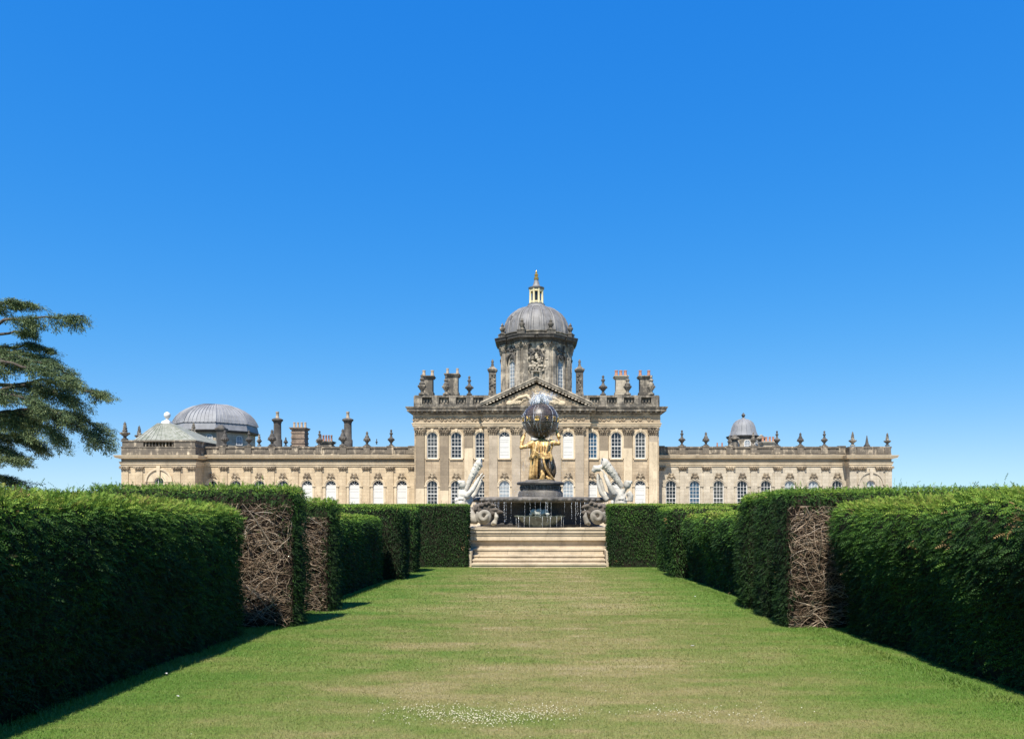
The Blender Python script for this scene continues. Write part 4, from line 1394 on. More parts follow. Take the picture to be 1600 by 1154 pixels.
def capital_mesh(w, h, d, mat):
    key = (round(w, 2), round(h, 2), round(d, 2), mat)
    if key not in CAPM:
        m = M()
        m.box(-w / 2 - .02, w / 2 + .02, -d - .03, 0, 0, 0.08)
        vs = [(-w / 2, -d, .08), (w / 2, -d, .08), (w / 2, 0, .08), (-w / 2, 0, .08), (-w * .60, -d - w * .12, h - .13), (w * .60, -d - w * .12, h - .13), (w * .60, 0, h - .13), (-w * .60, 0, h - .13)]
        m.add(vs, [(0, 3, 2, 1), (4, 5, 6, 7), (0, 1, 5, 4), (1, 2, 6, 5), (2, 3, 7, 6), (3, 0, 4, 7)])
        m.box(-w * .72, w * .72, -d - w * .22, 0, h - .12, h)
        for row, (z0, cnt, ou) in enumerate(((0.10, 4, .07), (h * .34, 3, .11))):
            for k in range(cnt):
                x = (k - (cnt - 1) / 2) * w / cnt * 1.02
                m.tube([(x, -d - .01, z0), (x, -d - ou, z0 + h * .20), (x, -d - ou - .10, z0 + h * .32), (x, -d - ou - .17, z0 + h * .24)], [w * .085, w * .115, w * .09, w * .04], 6)
        for s_ in (-1, 1):
            c = Vector((s_ * w * .56, -d - w * .16, h * .70))
            sp = [c + Vector((s_ * w * .20 * (1 - i / 16 * .8) * math.cos(i * .55 + 1.2), -.05 - .006 * i, w * .20 * (1 - i / 16 * .8) * math.sin(i * .55 + 1.2))) for i in range(17)]
            m.tube(sp, w * .055, 5)
            m.tube([(s_ * w * .2, -d - .06, h * .5), (s_ * w * .40, -d - .1, h * .82), (s_ * w * .60, -d - w * .18, h * .86)], [w * .05, w * .07, w * .06], 6)
        m.ball((0, -d - w * .18, h - .10), (w * .13, w * .1, w * .13), 8, 5)
        CAPM[key] = m.mesh('capital', MS[mat], 50)
    return CAPM[key]


def pilaster(parent, cx, w, zb, zc, zt, y, d=0.16, mats=('shaft', 'trim'), split=None, capmat='carved'):
    """shaft from zb to zc, carved capital zc to zt"""
    m = M()
    m.box(cx - w / 2 - .10, cx + w / 2 + .10, y - d - .10, y, zb, zb + .35, 1)
    m.box(cx - w / 2 - .05, cx + w / 2 + .05, y - d - .05, y, zb + .35, zb + .5, 1)
    z1 = split if split else zb + .5
    if split: m.box(cx - w / 2, cx + w / 2, y - d, y, zb + .5, split, 1)
    m.box(cx - w / 2, cx + w / 2, y - d, y, z1, zc, 0)
    p = m.build('pilaster', [MS[mats[0]], MS[mats[1]]], parent)
    link_mesh('capital', capital_mesh(w, zt - zc, d, capmat), p, (cx, y, zc))


def frieze_relief(m, x0, x1, z0, z1, y, step=0.9, seed=1):
    g = random.Random(seed)
    x = x0 + 0.2
    zc = (z0 + z1) / 2; hh = (z1 - z0)
    s_ = 1
    while x < x1 - 0.3:
        r_ = hh * g.uniform(.26, .36)
        sp = [(x + r_ * (1 - i / 14 * .75) * math.cos(s_ * (i * .5) + 2.6), y - .05, zc + s_ * .04 + r_ * (1 - i / 14 * .75) * math.sin(s_ * (i * .5) + 2.6)) for i in range(15)]
        m.tube(sp, hh * .075, 5)
        m.tube([(x - r_, y - .03, zc), (x - r_ - step * .3, y - .05, zc - s_ * hh * .25), (x - r_ - step * .45, y - .03, zc)], [.03, hh * .1, .02], 5)
        m.ball((x + g.uniform(-.1, .1), y - .04, zc + g.uniform(-.1, .1)), (hh * .14, .08, hh * .14), 6, 4)
        m.ball((x + step * .45, y - .03, zc + s_ * hh * .22), (hh * .2, .07, hh * .12), 6, 4)
        x += step * g.uniform(.85, 1.15); s_ = -s_


def baluster_row(m, x0, x1, y, z0, z1, step=0.34):
    n = max(1, int((x1 - x0) / step)); h = z1 - z0
    pr_ = [(.075, 0), (.075, .08), (.05, .12), (.10, .34), (.085, .5), (.045, .78), (.07, .86), (.075, 1)]
    for k in range(n):
        m.lathe([(r_, z0 + t * h) for r_, t in pr_], x0 + (k + .5) * (x1 - x0) / n, y, 7)


# ================= central block
C = Pl(96); X, Z = C.X, C.Z
block = empty('house_block', (X(838), 96, ZG), 'tall honey stone central block of the great house with pediment, arched windows and lead dome', 'building')
XL, XR = X(647.5), X(1029.5)
Y0, Y1 = 96.0, 121.0
PL_, PRr = X(757), X(919)
YP = 95.45
wc_l = [675.5, 713, 751]; wc_p = [788.5, 838, 887.5]; wc_r = [925, 963, 1000.5]
pil = [656.5, 694.5, 732.5, 771, 806.5, 869.5, 905, 943.5, 981, 1020.5]
zw1b, zw1t, zw2b, zw2t = Z(788.5), Z(750), Z(716), Z(674.5)
ww = 16.5 * C.k
m = M()
bounds = [647.5, 694.5, 732.5, 757]
for b0, b1, c in zip(bounds, bounds[1:], wc_l): bay(m, X(b0), X(b1), ZG - .3, Z(667), Y0, [(X(c), ww, zw1b, zw1t, True), (X(c), ww, zw2b, zw2t, True)])
bounds = [919, 943.5, 981, 1029.5]
for b0, b1, c in zip(bounds, bounds[1:], wc_r): bay(m, X(b0), X(b1), ZG - .3, Z(667), Y0, [(X(c), ww, zw1b, zw1t, True), (X(c), ww, zw2b, zw2t, True)])
bounds = [757, 813, 863, 919]
for b0, b1, c in zip(bounds, bounds[1:], wc_p): bay(m, X(b0), X(b1), ZG - .3, Z(667), YP, [(X(c), ww, zw1b if c != 838 else ZG + .4, zw1t, True), (X(c), ww, zw2b, zw2t, True)])
for x, s_ in ((PL_, 1), (PRr, 1)):
    m.add([(x, Y0, ZG - .3), (x, YP, ZG - .3), (x, YP, Z(667)), (x, Y0, Z(667))], [(0, 1, 2, 3)])
m.add([(XL, Y0, ZG - .3), (XL, Y1, ZG - .3), (XR, Y1, ZG - .3), (XR, Y0, ZG - .3), (XL, Y0, Z(667)), (XL, Y1, Z(667)), (XR, Y1, Z(667)), (XR, Y0, Z(667))], [(0, 4, 5, 1), (1, 5, 6, 2), (2, 6, 7, 3)])
m.build('wall', MS['cream'], block)
m = M(); m.box(XL + .3, XR - .3, Y0 + .6, Y1 - .3, Z(640), Z(636)); m.build('roof', MS['lead'], block)
m = M(); m.path([(XL, Y1), (XL, Y0), (PL_, Y0), (PL_, YP), (PRr, YP), (PRr, Y0), (XR, Y0), (XR, Y1)], [(0, ZG - .3), (.14, ZG - .3), (.14, ZG + .55), (.06, ZG + .65), (0, ZG + .65)])
m.build('plinth', MS['trim'], block)
outline = [(XL, Y1), (XL, Y0), (PL_, Y0), (PL_, YP), (PRr, YP), (PRr, Y0), (XR, Y0), (XR, Y1)]
m = M()
m.path(outline, [(-.3, Z(667)), (.18, Z(667)), (.18, Z(665)), (.24, Z(665)), (.24, Z(662.8)), (.32, Z(662.2)), (.32, Z(661)), (-.3, Z(661))])
m.build('architrave', MS['trim'], block)
m = M()
m.path(outline, [(-.3, Z(661)), (.16, Z(661)), (.16, Z(648)), (-.3, Z(648))])
for xa, xb, yy, sd_ in ((XL, PL_, Y0, 1), (PL_, PRr, YP, 2), (PRr, XR, Y0, 3)): frieze_relief(m, xa + .2, xb - .1, Z(660), Z(649), yy - .17, 1.0, sd_)
m.build('frieze', MS['cream'], block, 60)
m = M()
m.path(outline, [(-.3, Z(648)), (.24, Z(648)), (.24, Z(646.5)), (.38, Z(645.5)), (.38, Z(643)), (.82, Z(643)), (.82, Z(639.5)), (.90, Z(639.3)), (.98, Z(637)), (.98, Z(636.2)), (-.3, Z(634.8))])
for xa, xb, yy in ((XL - .5, PL_ - .5, Y0), (PL_ - .5, PRr + .5, YP), (PRr + .5, XR + .5, Y0)):
    n = int((xb - xa) / 0.62)
    for k in range(n):
        x = xa + (k + .5) * (xb - xa) / n
        m.box(x - .12, x + .12, yy - .72, yy - .36, Z(645.3), Z(643.05))
m.build('cornice', MS['soot'], block)
# windows with their surrounds
for c in wc_l + wc_p + wc_r:
    yy = YP if c in wc_p else Y0
    up_kind = 'blind' if c in wc_p else ('blue' if c == 925 else ('dusk' if c in (675.5, 1000.5) else 'dark'))
    lo_kind = 'pale' if c in wc_p else ('blind' if c in wc_r else 'dark')
    window(block, X(c), ww, zw2b, zw2t, yy + .10, True, up_kind, 3, 6)
    surround(block, X(c), ww, zw2b, zw2t, yy, False, False, 'trim', True, True)
    if c == 838:
        d_ = M(); band(d_, arch_outline(ww, zw1t - ZG - .4), arch_outline(ww - .2, zw1t - ZG - .5), 0, .1); d_.box(-.05, .05, .02, .09, 0, 3.6)
        for z in (1.1, 2.2, 3.3): d_.box(-ww / 2 + .1, ww / 2 - .1, .02, .08, z, z + .07)
        o = link_mesh('door', d_.mesh('door', MS['white']), block, (X(c), YP + .1, ZG + .4))
        g = M(); g.add([(x, .06, z) for x, z in arch_outline(ww - .1, zw1t - ZG - .45)], [tuple(range(15))])
        q = bpy.data.objects.new('pane', g.mesh('pane', MS['glass'])); col.objects.link(q); q.parent = o
        surround(block, X(c), ww, zw1b, zw1t, yy, True, True, 'trim', False)
    else:
        window(block, X(c), ww, zw1b, zw1t, yy + .10, True, lo_kind, 3, 6)
        surround(block, X(c), ww, zw1b, zw1t, yy, True, True, 'trim', False)
for i, c in enumerate(pil):
    pp = 771 <= c <= 905
    pilaster(block, X(c), 13.2 * C.k, ZG, Z(680), Z(667), YP if pp else Y0, .17, ('shaft2' if i in (3, 4, 5, 6, 9) else 'shaft', 'trim'), Z([763, 766, 700, 690, 770, 770, 720, 704, 700, 690][i]) if i not in (3, 4, 5, 6) else None)
# pediment
m = M()
xa, xb, xm = X(751.5), X(924.5), X(838)
zb_, za = Z(635.2), Z(595.5)
sl = (za - zb_) / (xm - xa)
m.prism([(xa + .9, zb_ - .02), (xb - .9, zb_ - .02), (xm, za - .50)], YP - .16, 101.5)
m.build('pediment', MS['carved'], block)
m = M()
for s_ in (-1, 1):
    e = xa if s_ < 0 else xb
    for lo, hi, yo in ((.42, .58, .30), (.58, .82, .58), (.82, 1.02, .68)):
        m.prism([(e, zb_ + lo - .55 + (0 if lo > .5 else .02)), (xm, za + lo - .55), (xm, za + hi - .55), (e, zb_ + hi - .55)], YP - yo, 101.5)
    n = 17
    for k in range(1, n):
        t = k / n
        x = e + (xm - e) * t; z = zb_ + (za - zb_) * t - .08
        m.prism([(x - .13, z - .18 - s_ * sl * .13 * -1 * 0), (x + .13, z - .18), (x + .13, z + .02), (x - .13, z + .02)], YP - .50, YP - .20)
m.build('raking_cornice', MS['drum'], block)
m = M()
g = random.Random(4)
for k in range(95):                                       # carved trophies filling the tympanum
    x = g.uniform(xa + 3.0, xb - 3.0)
    lim = za - .9 - abs(x - xm) * sl - .35
    if lim < zb_ + .35: continue
    z = g.uniform(zb_ + .25, lim)
    r_ = g.uniform(.12, .30)
    m.ball((x, YP - .14, z), (r_ * g.uniform(.7, 1.6), .16, r_), 7, 5)
for s_ in (-1, 1):
    m.tube([(xm + s_ * .5, YP - .15, zb_ + .5), (xm + s_ * 1.2, YP - .2, zb_ + 1.3), (xm + s_ * 2.2, YP - .2, zb_ + 1.0), (xm + s_ * 3.2, YP - .15, zb_ + .45)], [.14, .24, .2, .08], 8)
m.lathe([(.1, zb_ + .1), (.45, zb_ + .3), (.65, zb_ + .9), (.4, zb_ + 1.3), (.5, zb_ + 1.5), (.1, zb_ + 1.7)], xm, YP - .12, 14)
m.build('tympanum_carving', MS['trim'], block, 70)
# balustrade
yb = Y0 + .25
zt_, zl_ = Z(617.2), Z(634.6)
for xa_, xb_ in ((XL + .05, X(766)), (X(910), XR - .05)):
    m = M()
    m.box(xa_, xb_, yb - .22, yb + .22, zl_ - .1, zl_ + .28)
    m.box(xa_ - .04, xb_ + .04, yb - .26, yb + .26, zt_ - .26, zt_)
    n = 4
    for k in range(n + 1):
        x = xa_ + .45 + (xb_ - xa_ - .9) * k / n
        m.box(x - .45, x + .45, yb - .24, yb + .24, zl_ + .28, zt_ - .26)
        if k < n:
            nx = xa_ + .45 + (xb_ - xa_ - .9) * (k + 1) / n
            baluster_row(m, x + .48, nx - .48, yb, zl_ + .28, zt_ - .26)
            m.box(x + .45, nx - .45, yb + .12, yb + .16, zl_ + .28, zt_ - .26)
    x = xa_ if xa_ < 0 else xb_
    m.box(x - .22, x + .22, yb + .26, Y1 - 1, zl_ - .1, zt_ - .02)
    m.build('balustrade', MS['soot'], block)
# attic behind the pediment that carries the drum
m = M(); m.box(X(757), X(919), 101.0, 118.0, Z(637), Z(617)); m.build('attic', MS['soot'], block)

# --- drum and dome
DC = Pl(108)
dx, dy = X(838) * 108 / 96, 108.0
ap = 58.0 * DC.k * math.cos(R(22.5)) * 0.985
zd0, zd1 = Z(618) - .2, DC.Z(545)
dome = M()
fwid = ap * math.tan(R(22.5))
wz = DC.Z
drum_w = 12 * DC.k


def oct_x(f, a): return Matrix.Translation((dx, dy, 0)) @ Matrix.Rotation(a, 4, 'Z')


for k in range(8):
    st = len(dome.v)
    a = k * math.pi / 4
    T = oct_x(None, a)
    bay(dome, -fwid, fwid, zd0, zd1, -ap, [(0, drum_w, wz(614), wz(571), True)], .35)
    dome.move(st, lambda p: T @ p)
dome.build('drum', MS['drum'], block)
for k in range(8):
    a = k * math.pi / 4
    if k in (3, 4, 5): continue
    T = oct_x(None, a)
    p = T @ Vector((0, -ap + .12, wz(614)))
    if k == 0:
        nb = M(); nb.box(-drum_w / 2 - .01, drum_w / 2 + .01, .1, .25, 0, wz(571) - wz(614))
        nb.box(-drum_w / 2 - .25, drum_w / 2 + .25, -.35, .1, wz(590) - wz(614), wz(588.5) - wz(614))
        nb.box(-drum_w / 2 - .2, -drum_w / 2 + .12, -.3, .1, 0, wz(590) - wz(614)); nb.box(drum_w / 2 - .12, drum_w / 2 + .2, -.3, .1, 0, wz(590) - wz(614))
        gg = random.Random(8)
        for q in range(46):
            nb.ball((gg.gauss(0, .55), -.20, wz(gg.uniform(566, 588)) - wz(614)), (gg.uniform(.12, .3), .2, gg.uniform(.12, .28)), 7, 5)
        link_mesh('niche_carving', nb.mesh('niche_carving', MS['drum'], 60), block, p, a)
    else:
        window(block, p.x, drum_w, wz(614), wz(571), p.y, True, 'pale' if k in (1, 7) else 'dark', 2, 7, a)
cap_m = capital_mesh(.72, 1.0, .2, 'drum')
for k in range(8):
    for s_ in (-1, 1):
        a = k * math.pi / 4
        T = oct_x(None, a)
        st = M(); xx = s_ * (fwid - .52)
        st.box(xx - .36, xx + .36, -ap - .20, -ap, zd0, zd0 + .5); st.box(xx - .33, xx + .33, -ap - .17, -ap, zd0 + .5, zd1 - 1.0)
        st.move(0, lambda p: T @ p)
        if k in (3, 4, 5): continue
        o = st.build('drum_pilaster', MS['drum'], block)
        link_mesh('capital', cap_m, o, T @ Vector((xx, -ap, zd1 - 1.0)), a)
# carved trophies over the drum windows
gg = random.Random(3)
for k in (0, 1, 2, 6, 7):
    m = M()
    T = oct_x(None, k * math.pi / 4)
    for q in range(26):
        m.ball((gg.gauss(0, .55), -ap - .08, wz(gg.uniform(549, 569))), (gg.uniform(.1, .3), .14, gg.uniform(.1, .28)), 6, 4)
    for s_ in (-1, 1): m.tube([(s_ * .2, -ap - .1, wz(560)), (s_ * .7, -ap - .15, wz(565)), (s_ * .75, -ap - .08, wz(576))], [.1, .2, .06], 6)
    m.move(0, lambda p: T @ p)
    m.build('drum_carving', MS['black'], block, 60)
# entablature with a break at every corner pair
oc = []
for k in range(8):
    a = k * math.pi / 4 - math.pi / 2
    for xx, o in ((-fwid - .09, .22), (-fwid + 1.05, .22), (-fwid + 1.05, 0), (fwid - 1.05, 0), (fwid - 1.05, .22)):
        if xx < -fwid: xx, o2 = -fwid - .22 * math.tan(R(22.5)), .22
        T = oct_x(None, k * math.pi / 4)
        p = T @ Vector((xx, -ap - o, 0)); oc.append((p.x, p.y))
m = M()
z = zd1
m.path(oc, [(-.6, z), (.10, z), (.10, z + .22), (.18, z + .25), (.18, z + .42), (.62, z + .48), (.68, z + .72), (.78, z + .86), (.78, z + .95), (-.6, z + 1.05)], closed=True)
m.build('drum_cornice', MS['black'], block)
m = M()
za_ = z + 1.0
ra = 52.5 * DC.k
m.lathe([(ra + .25, za_), (ra + .25, za_ + .25), (ra + .1, za_ + .3), (ra + .1, wz(529.5)), (ra + .28, wz(529)), (ra + .28, wz(527.6)), (ra - .5, wz(527))], dx, dy, 48)
for k in range(8):
    a = (k + .5) * math.pi / 4 - math.pi / 2
    T = Matrix.Translation((dx, dy, 0)) @ Matrix.Rotation((k + .5) * math.pi / 4, 4, 'Z'); st = len(m.v)
    m.box(-.55, .55, -ra - .75, -ra + .1, za_, wz(528.2)); m.box(-.6, .6, -ra - .8, -ra + .1, wz(528.2), wz(526.8))
    m.move(st, lambda p: T @ p)
m.build('attic_ring', MS['soot'], block, 40)
for k in range(8):
    T = Matrix.Translation((dx, dy, 0)) @ Matrix.Rotation((k + .5) * math.pi / 4, 4, 'Z')
    p = T @ Vector((0, -ra - .35, 0)); zz = wz(526.8)
    u = M(); u.lathe([(.32, zz), (.3, zz + .12), (.16, zz + .25), (.30, zz + .5), (.40, zz + .75), (.34, zz + .9), (.18, zz + 1.0), (.24, zz + 1.15), (.12, zz + 1.35), (.02, zz + 1.55)], p.x, p.y, 12)
    u.build('dome_urn', MS['soot'], block, 50)
prof = [(51, 527), (51, 522), (49.8, 515), (47.5, 508), (44, 500.5), (39, 494), (32.5, 488.5), (25, 484.7), (17, 482.3), (12, 481.2)]
m = M(); m.lathe([(r_ * DC.k, wz(py)) for r_, py in prof], dx, dy, 64)
m.build('dome', MS['lead'], block, 60)
m = M()
for k in range(16):
    a = (k + .5) * math.pi / 8
    m.tube([(dx + (r_ * DC.k + .02) * math.cos(a), dy + (r_ * DC.k + .02) * math.sin(a), wz(py)) for r_, py in prof], [.20, .20, .20, .19, .18, .17, .15, .13, .1, .08], 6)
    for off in (-.11, .11):
        m.tube([(dx + (r_ * DC.k + .01) * math.cos(a + off), dy + (r_ * DC.k + .01) * math.sin(a + off), wz(py)) for r_, py in prof[:-2]], .045, 4)
m.build('dome_ribs', MS['lead'], block, 60)
k_ = DC.k
m = M()
m.lathe([(15.5 * k_, wz(482.5)), (16 * k_, wz(481)), (15 * k_, wz(479)), (13.5 * k_, wz(478)), (13.5 * k_, wz(476)), (11 * k_, wz(475.5)), (11 * k_, wz(474))], dx, dy, 24)
m.build('lantern_base', MS['lead'], block, 40)
m = M()
m.lathe([(10.6 * k_, wz(453.5)), (12.2 * k_, wz(452)), (12.6 * k_, wz(450)), (8 * k_, wz(449)), (5.5 * k_, wz(446)), (4.2 * k_, wz(441.5)), (3.2 * k_, wz(438)), (3.8 * k_, wz(437)), (1.5 * k_, wz(436))], dx, dy, 24)
m.build('lantern_roof', MS['lead'], block, 40)
m = M()
for k in range(8):
    a = (k + .5) * math.pi / 4
    p = (dx + 10.0 * k_ * math.cos(a), dy + 10.0 * k_ * math.sin(a))
    m.lathe([(.17, wz(475.3)), (.19, wz(474)), (.17, wz(473.3)), (.15, wz(455)), (.17, wz(454)), (.17, wz(453.2))], p[0], p[1], 8)
m.lathe([(10.3 * k_, wz(476)), (10.4 * k_, wz(471.5)), (8.2 * k_, wz(471.2))], dx, dy, 16)
m.lathe([(10.7 * k_, wz(456.5)), (10.7 * k_, wz(453.3))], dx, dy, 16)
o = m.build('lantern_columns', MS['paintgold'], block, 50)
m = M(); m.lathe([(7.4 * k_, wz(475.5)), (7.4 * k_, wz(453.5))], dx, dy, 8, ph=math.pi / 8)
m.build('lantern_glazing', MS['glass'], block)
m = M()
m.lathe([(3.0 * k_, wz(437.2)), (3.9 * k_, wz(435.5)), (3.6 * k_, wz(433.5)), (1.6 * k_, wz(432.5)), (3.0 * k_, wz(430.8)), (3.2 * k_, wz(429)), (1.5 * k_, wz(427.4)), (1.9 * k_, wz(425.8)), (.5 * k_, wz(422.5))], dx, dy, 12)
m.build('finial', MS['gold'], block, 50)


# piers with pepperpot tops beside the drum
def pier(parent, px, d, py0, py1, hw, mat='soot', name='roof_pier', urn=True):
    p = Pl(d); x = p.X(px); h = hw * p.k
    m = M()
    z0, z1 = p.Z(py0), p.Z(py1)
    m.box(x - h, x + h, d - h, d + h, z0, z1 - .35)
    m.box(x - h * 1.12, x + h * 1.12, d - h * 1.12, d + h * 1.12, z0, z0 + .5)
    m.box(x - h * 1.22, x + h * 1.22, d - h * 1.22, d + h * 1.22, z1 - .35, z1 - .18)
    m.box(x - h * 1.4, x + h * 1.4, d - h * 1.4, d + h * 1.4, z1 - .18, z1)
    m.frustum(x, d, z1, z1 + .45, h * 1.15, h * 1.15, h * .35, h * .35)
    if urn:
        m.lathe([(h * .35, z1 + .45), (h * .45, z1 + .6), (h * .28, z1 + .8), (h * .42, z1 + 1.0), (h * .3, z1 + 1.2), (.02, z1 + 1.4)], x, d, 10)
        g = random.Random(px)
        for k in range(18):
            m.ball((x + g.uniform(-.8, .8) * h, d - h * 1.02, z0 + .7 + g.random() * (z1 - z0 - 1.4)), (h * .28, .12, h * .3), 6, 4)
    return m.build(name, MS[mat], parent, 50)


pier(block, 769.5, 104, 620, 577, 5.4)
pier(block, 905.5, 104, 620, 577, 5.4)


# chimneys
def chimney(parent, px, d, py0, py1, hw, pots, mat='soot', pot='buff', pot_h=8.0, name='chimney', dy_=None, bands=1, ph_w=None):
    p = Pl(d); x = p.X(px); h = hw * p.k; yh = (dy_ or hw) * p.k
    z0, z1 = p.Z(py0), p.Z(py1)
    m = M()
    m.box(x - h, x + h, d - yh, d + yh, z0, z1 - .3)
    m.box(x - h - .12, x + h + .12, d - yh - .12, d + yh + .12, z0, z0 + .4)
    for b in range(1, bands):
        zz = z0 + (z1 - z0) * b / bands
        m.box(x - h - .07, x + h + .07, d - yh - .07, d + yh + .07, zz - .1, zz + .1)
    m.box(x - h - .16, x + h + .16, d - yh - .16, d + yh + .16, z1 - .3, z1 - .12)
    m.box(x - h - .26, x + h + .26, d - yh - .26, d + yh + .26, z1 - .12, z1)
    ch = m.build(name, MS[mat], parent)
    for k in range(pots):
        xx = x + (k - (pots - 1) / 2) * (2 * h * .86 / max(1, pots - 1) if pots > 1 else 0)
        r_ = (ph_w or min(2.1, hw * 0.85 / max(1, pots) + .6)) * p.k
        q = M(); zz = z1
        q.lathe([(r_ * 1.15, zz), (r_, zz + .15), (r_ * .8, zz + pot_h * p.k * .8), (r_ * 1.02, zz + pot_h * p.k * .84), (r_ * .95, zz + pot_h * p.k), (r_ * .6, zz + pot_h * p.k), (r_ * .6, zz + pot_h * p.k * .8)], xx, d, 12)
        q.build('chimney_pot', MS[pot], ch, 50)
    return ch


chimney(block, 669, 98.5, 618, 588, 7.6, 2, 'soot', 'buff', 9.5, ph_w=2.7)
chimney(block, 707, 98.5, 618, 585, 9.0, 2, 'soot', 'buff', 9.5, ph_w=2.2)
chimney(block, 970, 98.5, 618, 588, 8.2, 3, 'pale', 'terra', 9.5, ph_w=2.7)
chimney(block, 1007, 98.5, 618, 588, 7.8, 2, 'soot', 'terra', 9.5, ph_w=2.6)

# ================= wings
W = Pl(100)


def entablature(m1, m2, path, Zf):
    """m1 pale mouldings, m2 frieze band, in darker stone for the cornice shadow"""
    m1.path(path, [(-.3, Zf(728.2)), (.10, Zf(728.2)), (.10, Zf(726)), (.18, Zf(725.6)), (.22, Zf(722)), (.28, Zf(721.4)), (.28, Zf(720.9)), (-.3, Zf(720.6))])
    m2.path(path, [(-.3, Zf(720.6)), (.06, Zf(720.6)), (.06, Zf(716.5)), (-.3, Zf(716.5))])
    m1.path(path, [(-.3, Zf(716.5)), (.24, Zf(716.5)), (.30, Zf(715.8)), (.62, Zf(715.4)), (.62, Zf(713.4)), (.70, Zf(713.0)), (.74, Zf(711.2)), (-.3, Zf(710.2))])


def parapet(m, xa, xb, y, zb_, zt_, peds, hw=.42, recess=True):
    m.box(xa, xb, y, y + .5, zb_ - .1, zb_ + .14)
    m.box(xa, xb, y + .10, y + .40, zb_ + .14, zt_ - .20)
    m.box(xa, xb, y - .04, y + .54, zt_ - .20, zt_)
    for x in peds:
        m.box(x - hw, x + hw, y - .03, y + .46, zb_ + .14, zt_ - .205)
        m.box(x - hw - .05, x + hw + .05, y - .09, y + .58, zt_ - .002, zt_ + .10)
    for a, b in zip(sorted(peds), sorted(peds)[1:]):
        if b - a > 1.8: m.box(a + hw + .35, b - hw - .35, y + .06, y + .10, zb_ + .3, zt_ - .36)


def wing(root, xl, xr, y, Zf, Xf, wins, pils, mats, peds, yb, par_top=697.3, par_bot=710.3, orn=True):
    ww_ = 16.2 * 100 / 1200
    zb_, zt_ = Zf(797), Zf(750)
    m = M()
    edges = sorted([xl, xr] + [Xf(p) for p in pils if xl + .3 < Xf(p) < xr - .3])
    for a, b in zip(edges, edges[1:]):
        ops = [(Xf(c), ww_, zb_, zt_, True) for c, k in wins if a < Xf(c) < b]
        bay(m, a, b, ZG - .3, Zf(728.2), y, ops)
    zt0 = Zf(728.2)
    m.add([(xl, y, ZG - .3), (xl, yb, ZG - .3), (xr, yb, ZG - .3), (xr, y, ZG - .3), (xl, y, zt0), (xl, yb, zt0), (xr, yb, zt0), (xr, y, zt0)], [(0, 4, 5, 1), (1, 5, 6, 2), (2, 6, 7, 3)])
    m.build('wall', MS[mats[0]], root)
    m = M(); m.box(xl + .1, xr - .1, y + .6, yb - .1, Zf(709), Zf(705)); m.build('roof', MS['lead'], root)
    for c, k in wins:
        window(root, Xf(c), ww_, zb_, zt_, y + .12, True, k, 3, 7)
        surround(root, Xf(c), ww_, zb_, zt_, y, orn, True, mats[1], True)
    for p in pils:
        if xl + .3 < Xf(p) < xr - .3: pilaster(root, Xf(p), .86, ZG, Zf(735.5), Zf(728.2), y, .10, (mats[2], mats[1]), None, mats[3])


westw = empty('house_wing', (W.X(480), 100, ZG), 'long low honey stone wing left of the central block, white blinds in arched windows', 'building', 'low wings of the great house')
wl_w = [(331.6, 'dark'), (368.5, 'dark'), (405.5, 'dark'), (442.5, 'dark'), (480, 'blind'), (517, 'blind'), (553.5, 'blind'), (591, 'blind'), (628, 'blind')]
wl_p = [350, 387, 424, 461, 498, 535.7, 572.6, 609.6, 644.5]
wxl, wxr = W.X(318), W.X(649)
wing(westw, wxl, wxr, 100.0, W.Z, W.X, wl_w, wl_p, ('wing', 'trim', 'wing', 'carved'), [], 112)
m1, m2 = M(), M()
entablature(m1, m2, [(wxl, 100), (XL - .02, 100)], W.Z)
m1.build('cornice', MS['trim'], westw); m2.build('frieze', MS['shaft'], westw)  # cornice shadow put into the frieze by a darker stone
m = M(); parapet(m, wxl, XL - .02, 100.05, W.Z(710.3), W.Z(697.3), [W.X(p) for p in (347, 387, 424, 461, 498, 535.7, 572.6, 609.6, 643)])
m.build('parapet', MS['patchy'], westw)
m = M()
m.add([(W.X(578), 105, W.Z(698)), (XL, 105, W.Z(698)), (XL, 110, W.Z(693)), (W.X(583), 110, W.Z(693)), (W.X(578), 105, W.Z(706)), (XL, 105, W.Z(706))], [(0, 1, 2, 3), (4, 5, 1, 0)])
m.box(W.X(578), XL, 104.9, 105.3, W.Z(696.5), W.Z(694.2))
m.build('roof_ridge', MS['lead'], westw)

eastw = empty('house_wing', (W.X(1180), 100, ZG), 'long low pale stone wing right of the central block with dark arched windows', 'building', 'low wings of the great house')
er_w = [(1048.5, 'dark'), (1085.5, 'blue'), (1122.7, 'dusk'), (1159.7, 'dark'), (1196.8, 'dark'), (1234, 'pale'), (1271, 'pale'), (1308, 'dark')]
er_p = [1033, 1067, 1104, 1141, 1178, 1215, 1252, 1289.5]
exl, exr = W.X(1026), W.X(1322)
wing(eastw, exl, exr, 100.0, W.Z, W.X, er_w, er_p, ('pale', 'pale', 'pale', 'carved'), [], 112)
m1, m2 = M(), M()
entablature(m1, m2, [(XR + .02, 100), (exr, 100)], W.Z)
m1.build('cornice', MS['trim'], eastw); m2.build('frieze', MS['shaft2'], eastw)  # greyer frieze stone in place of the shade below the cornice
m = M(); parapet(m, XR + .02, exr, 100.05, W.Z(710.3), W.Z(697.3), [W.X(p) for p in (1033, 1066, 1103, 1140, 1178, 1214, 1251, 1288, 1316)])
m.build('parapet', MS['patchy'], eastw)
m = M(); m.box(XR, W.X(1097), 104.9, 105.3, W.Z(702), W.Z(694.2)); m.build('roof_ridge', MS['lead'], eastw)


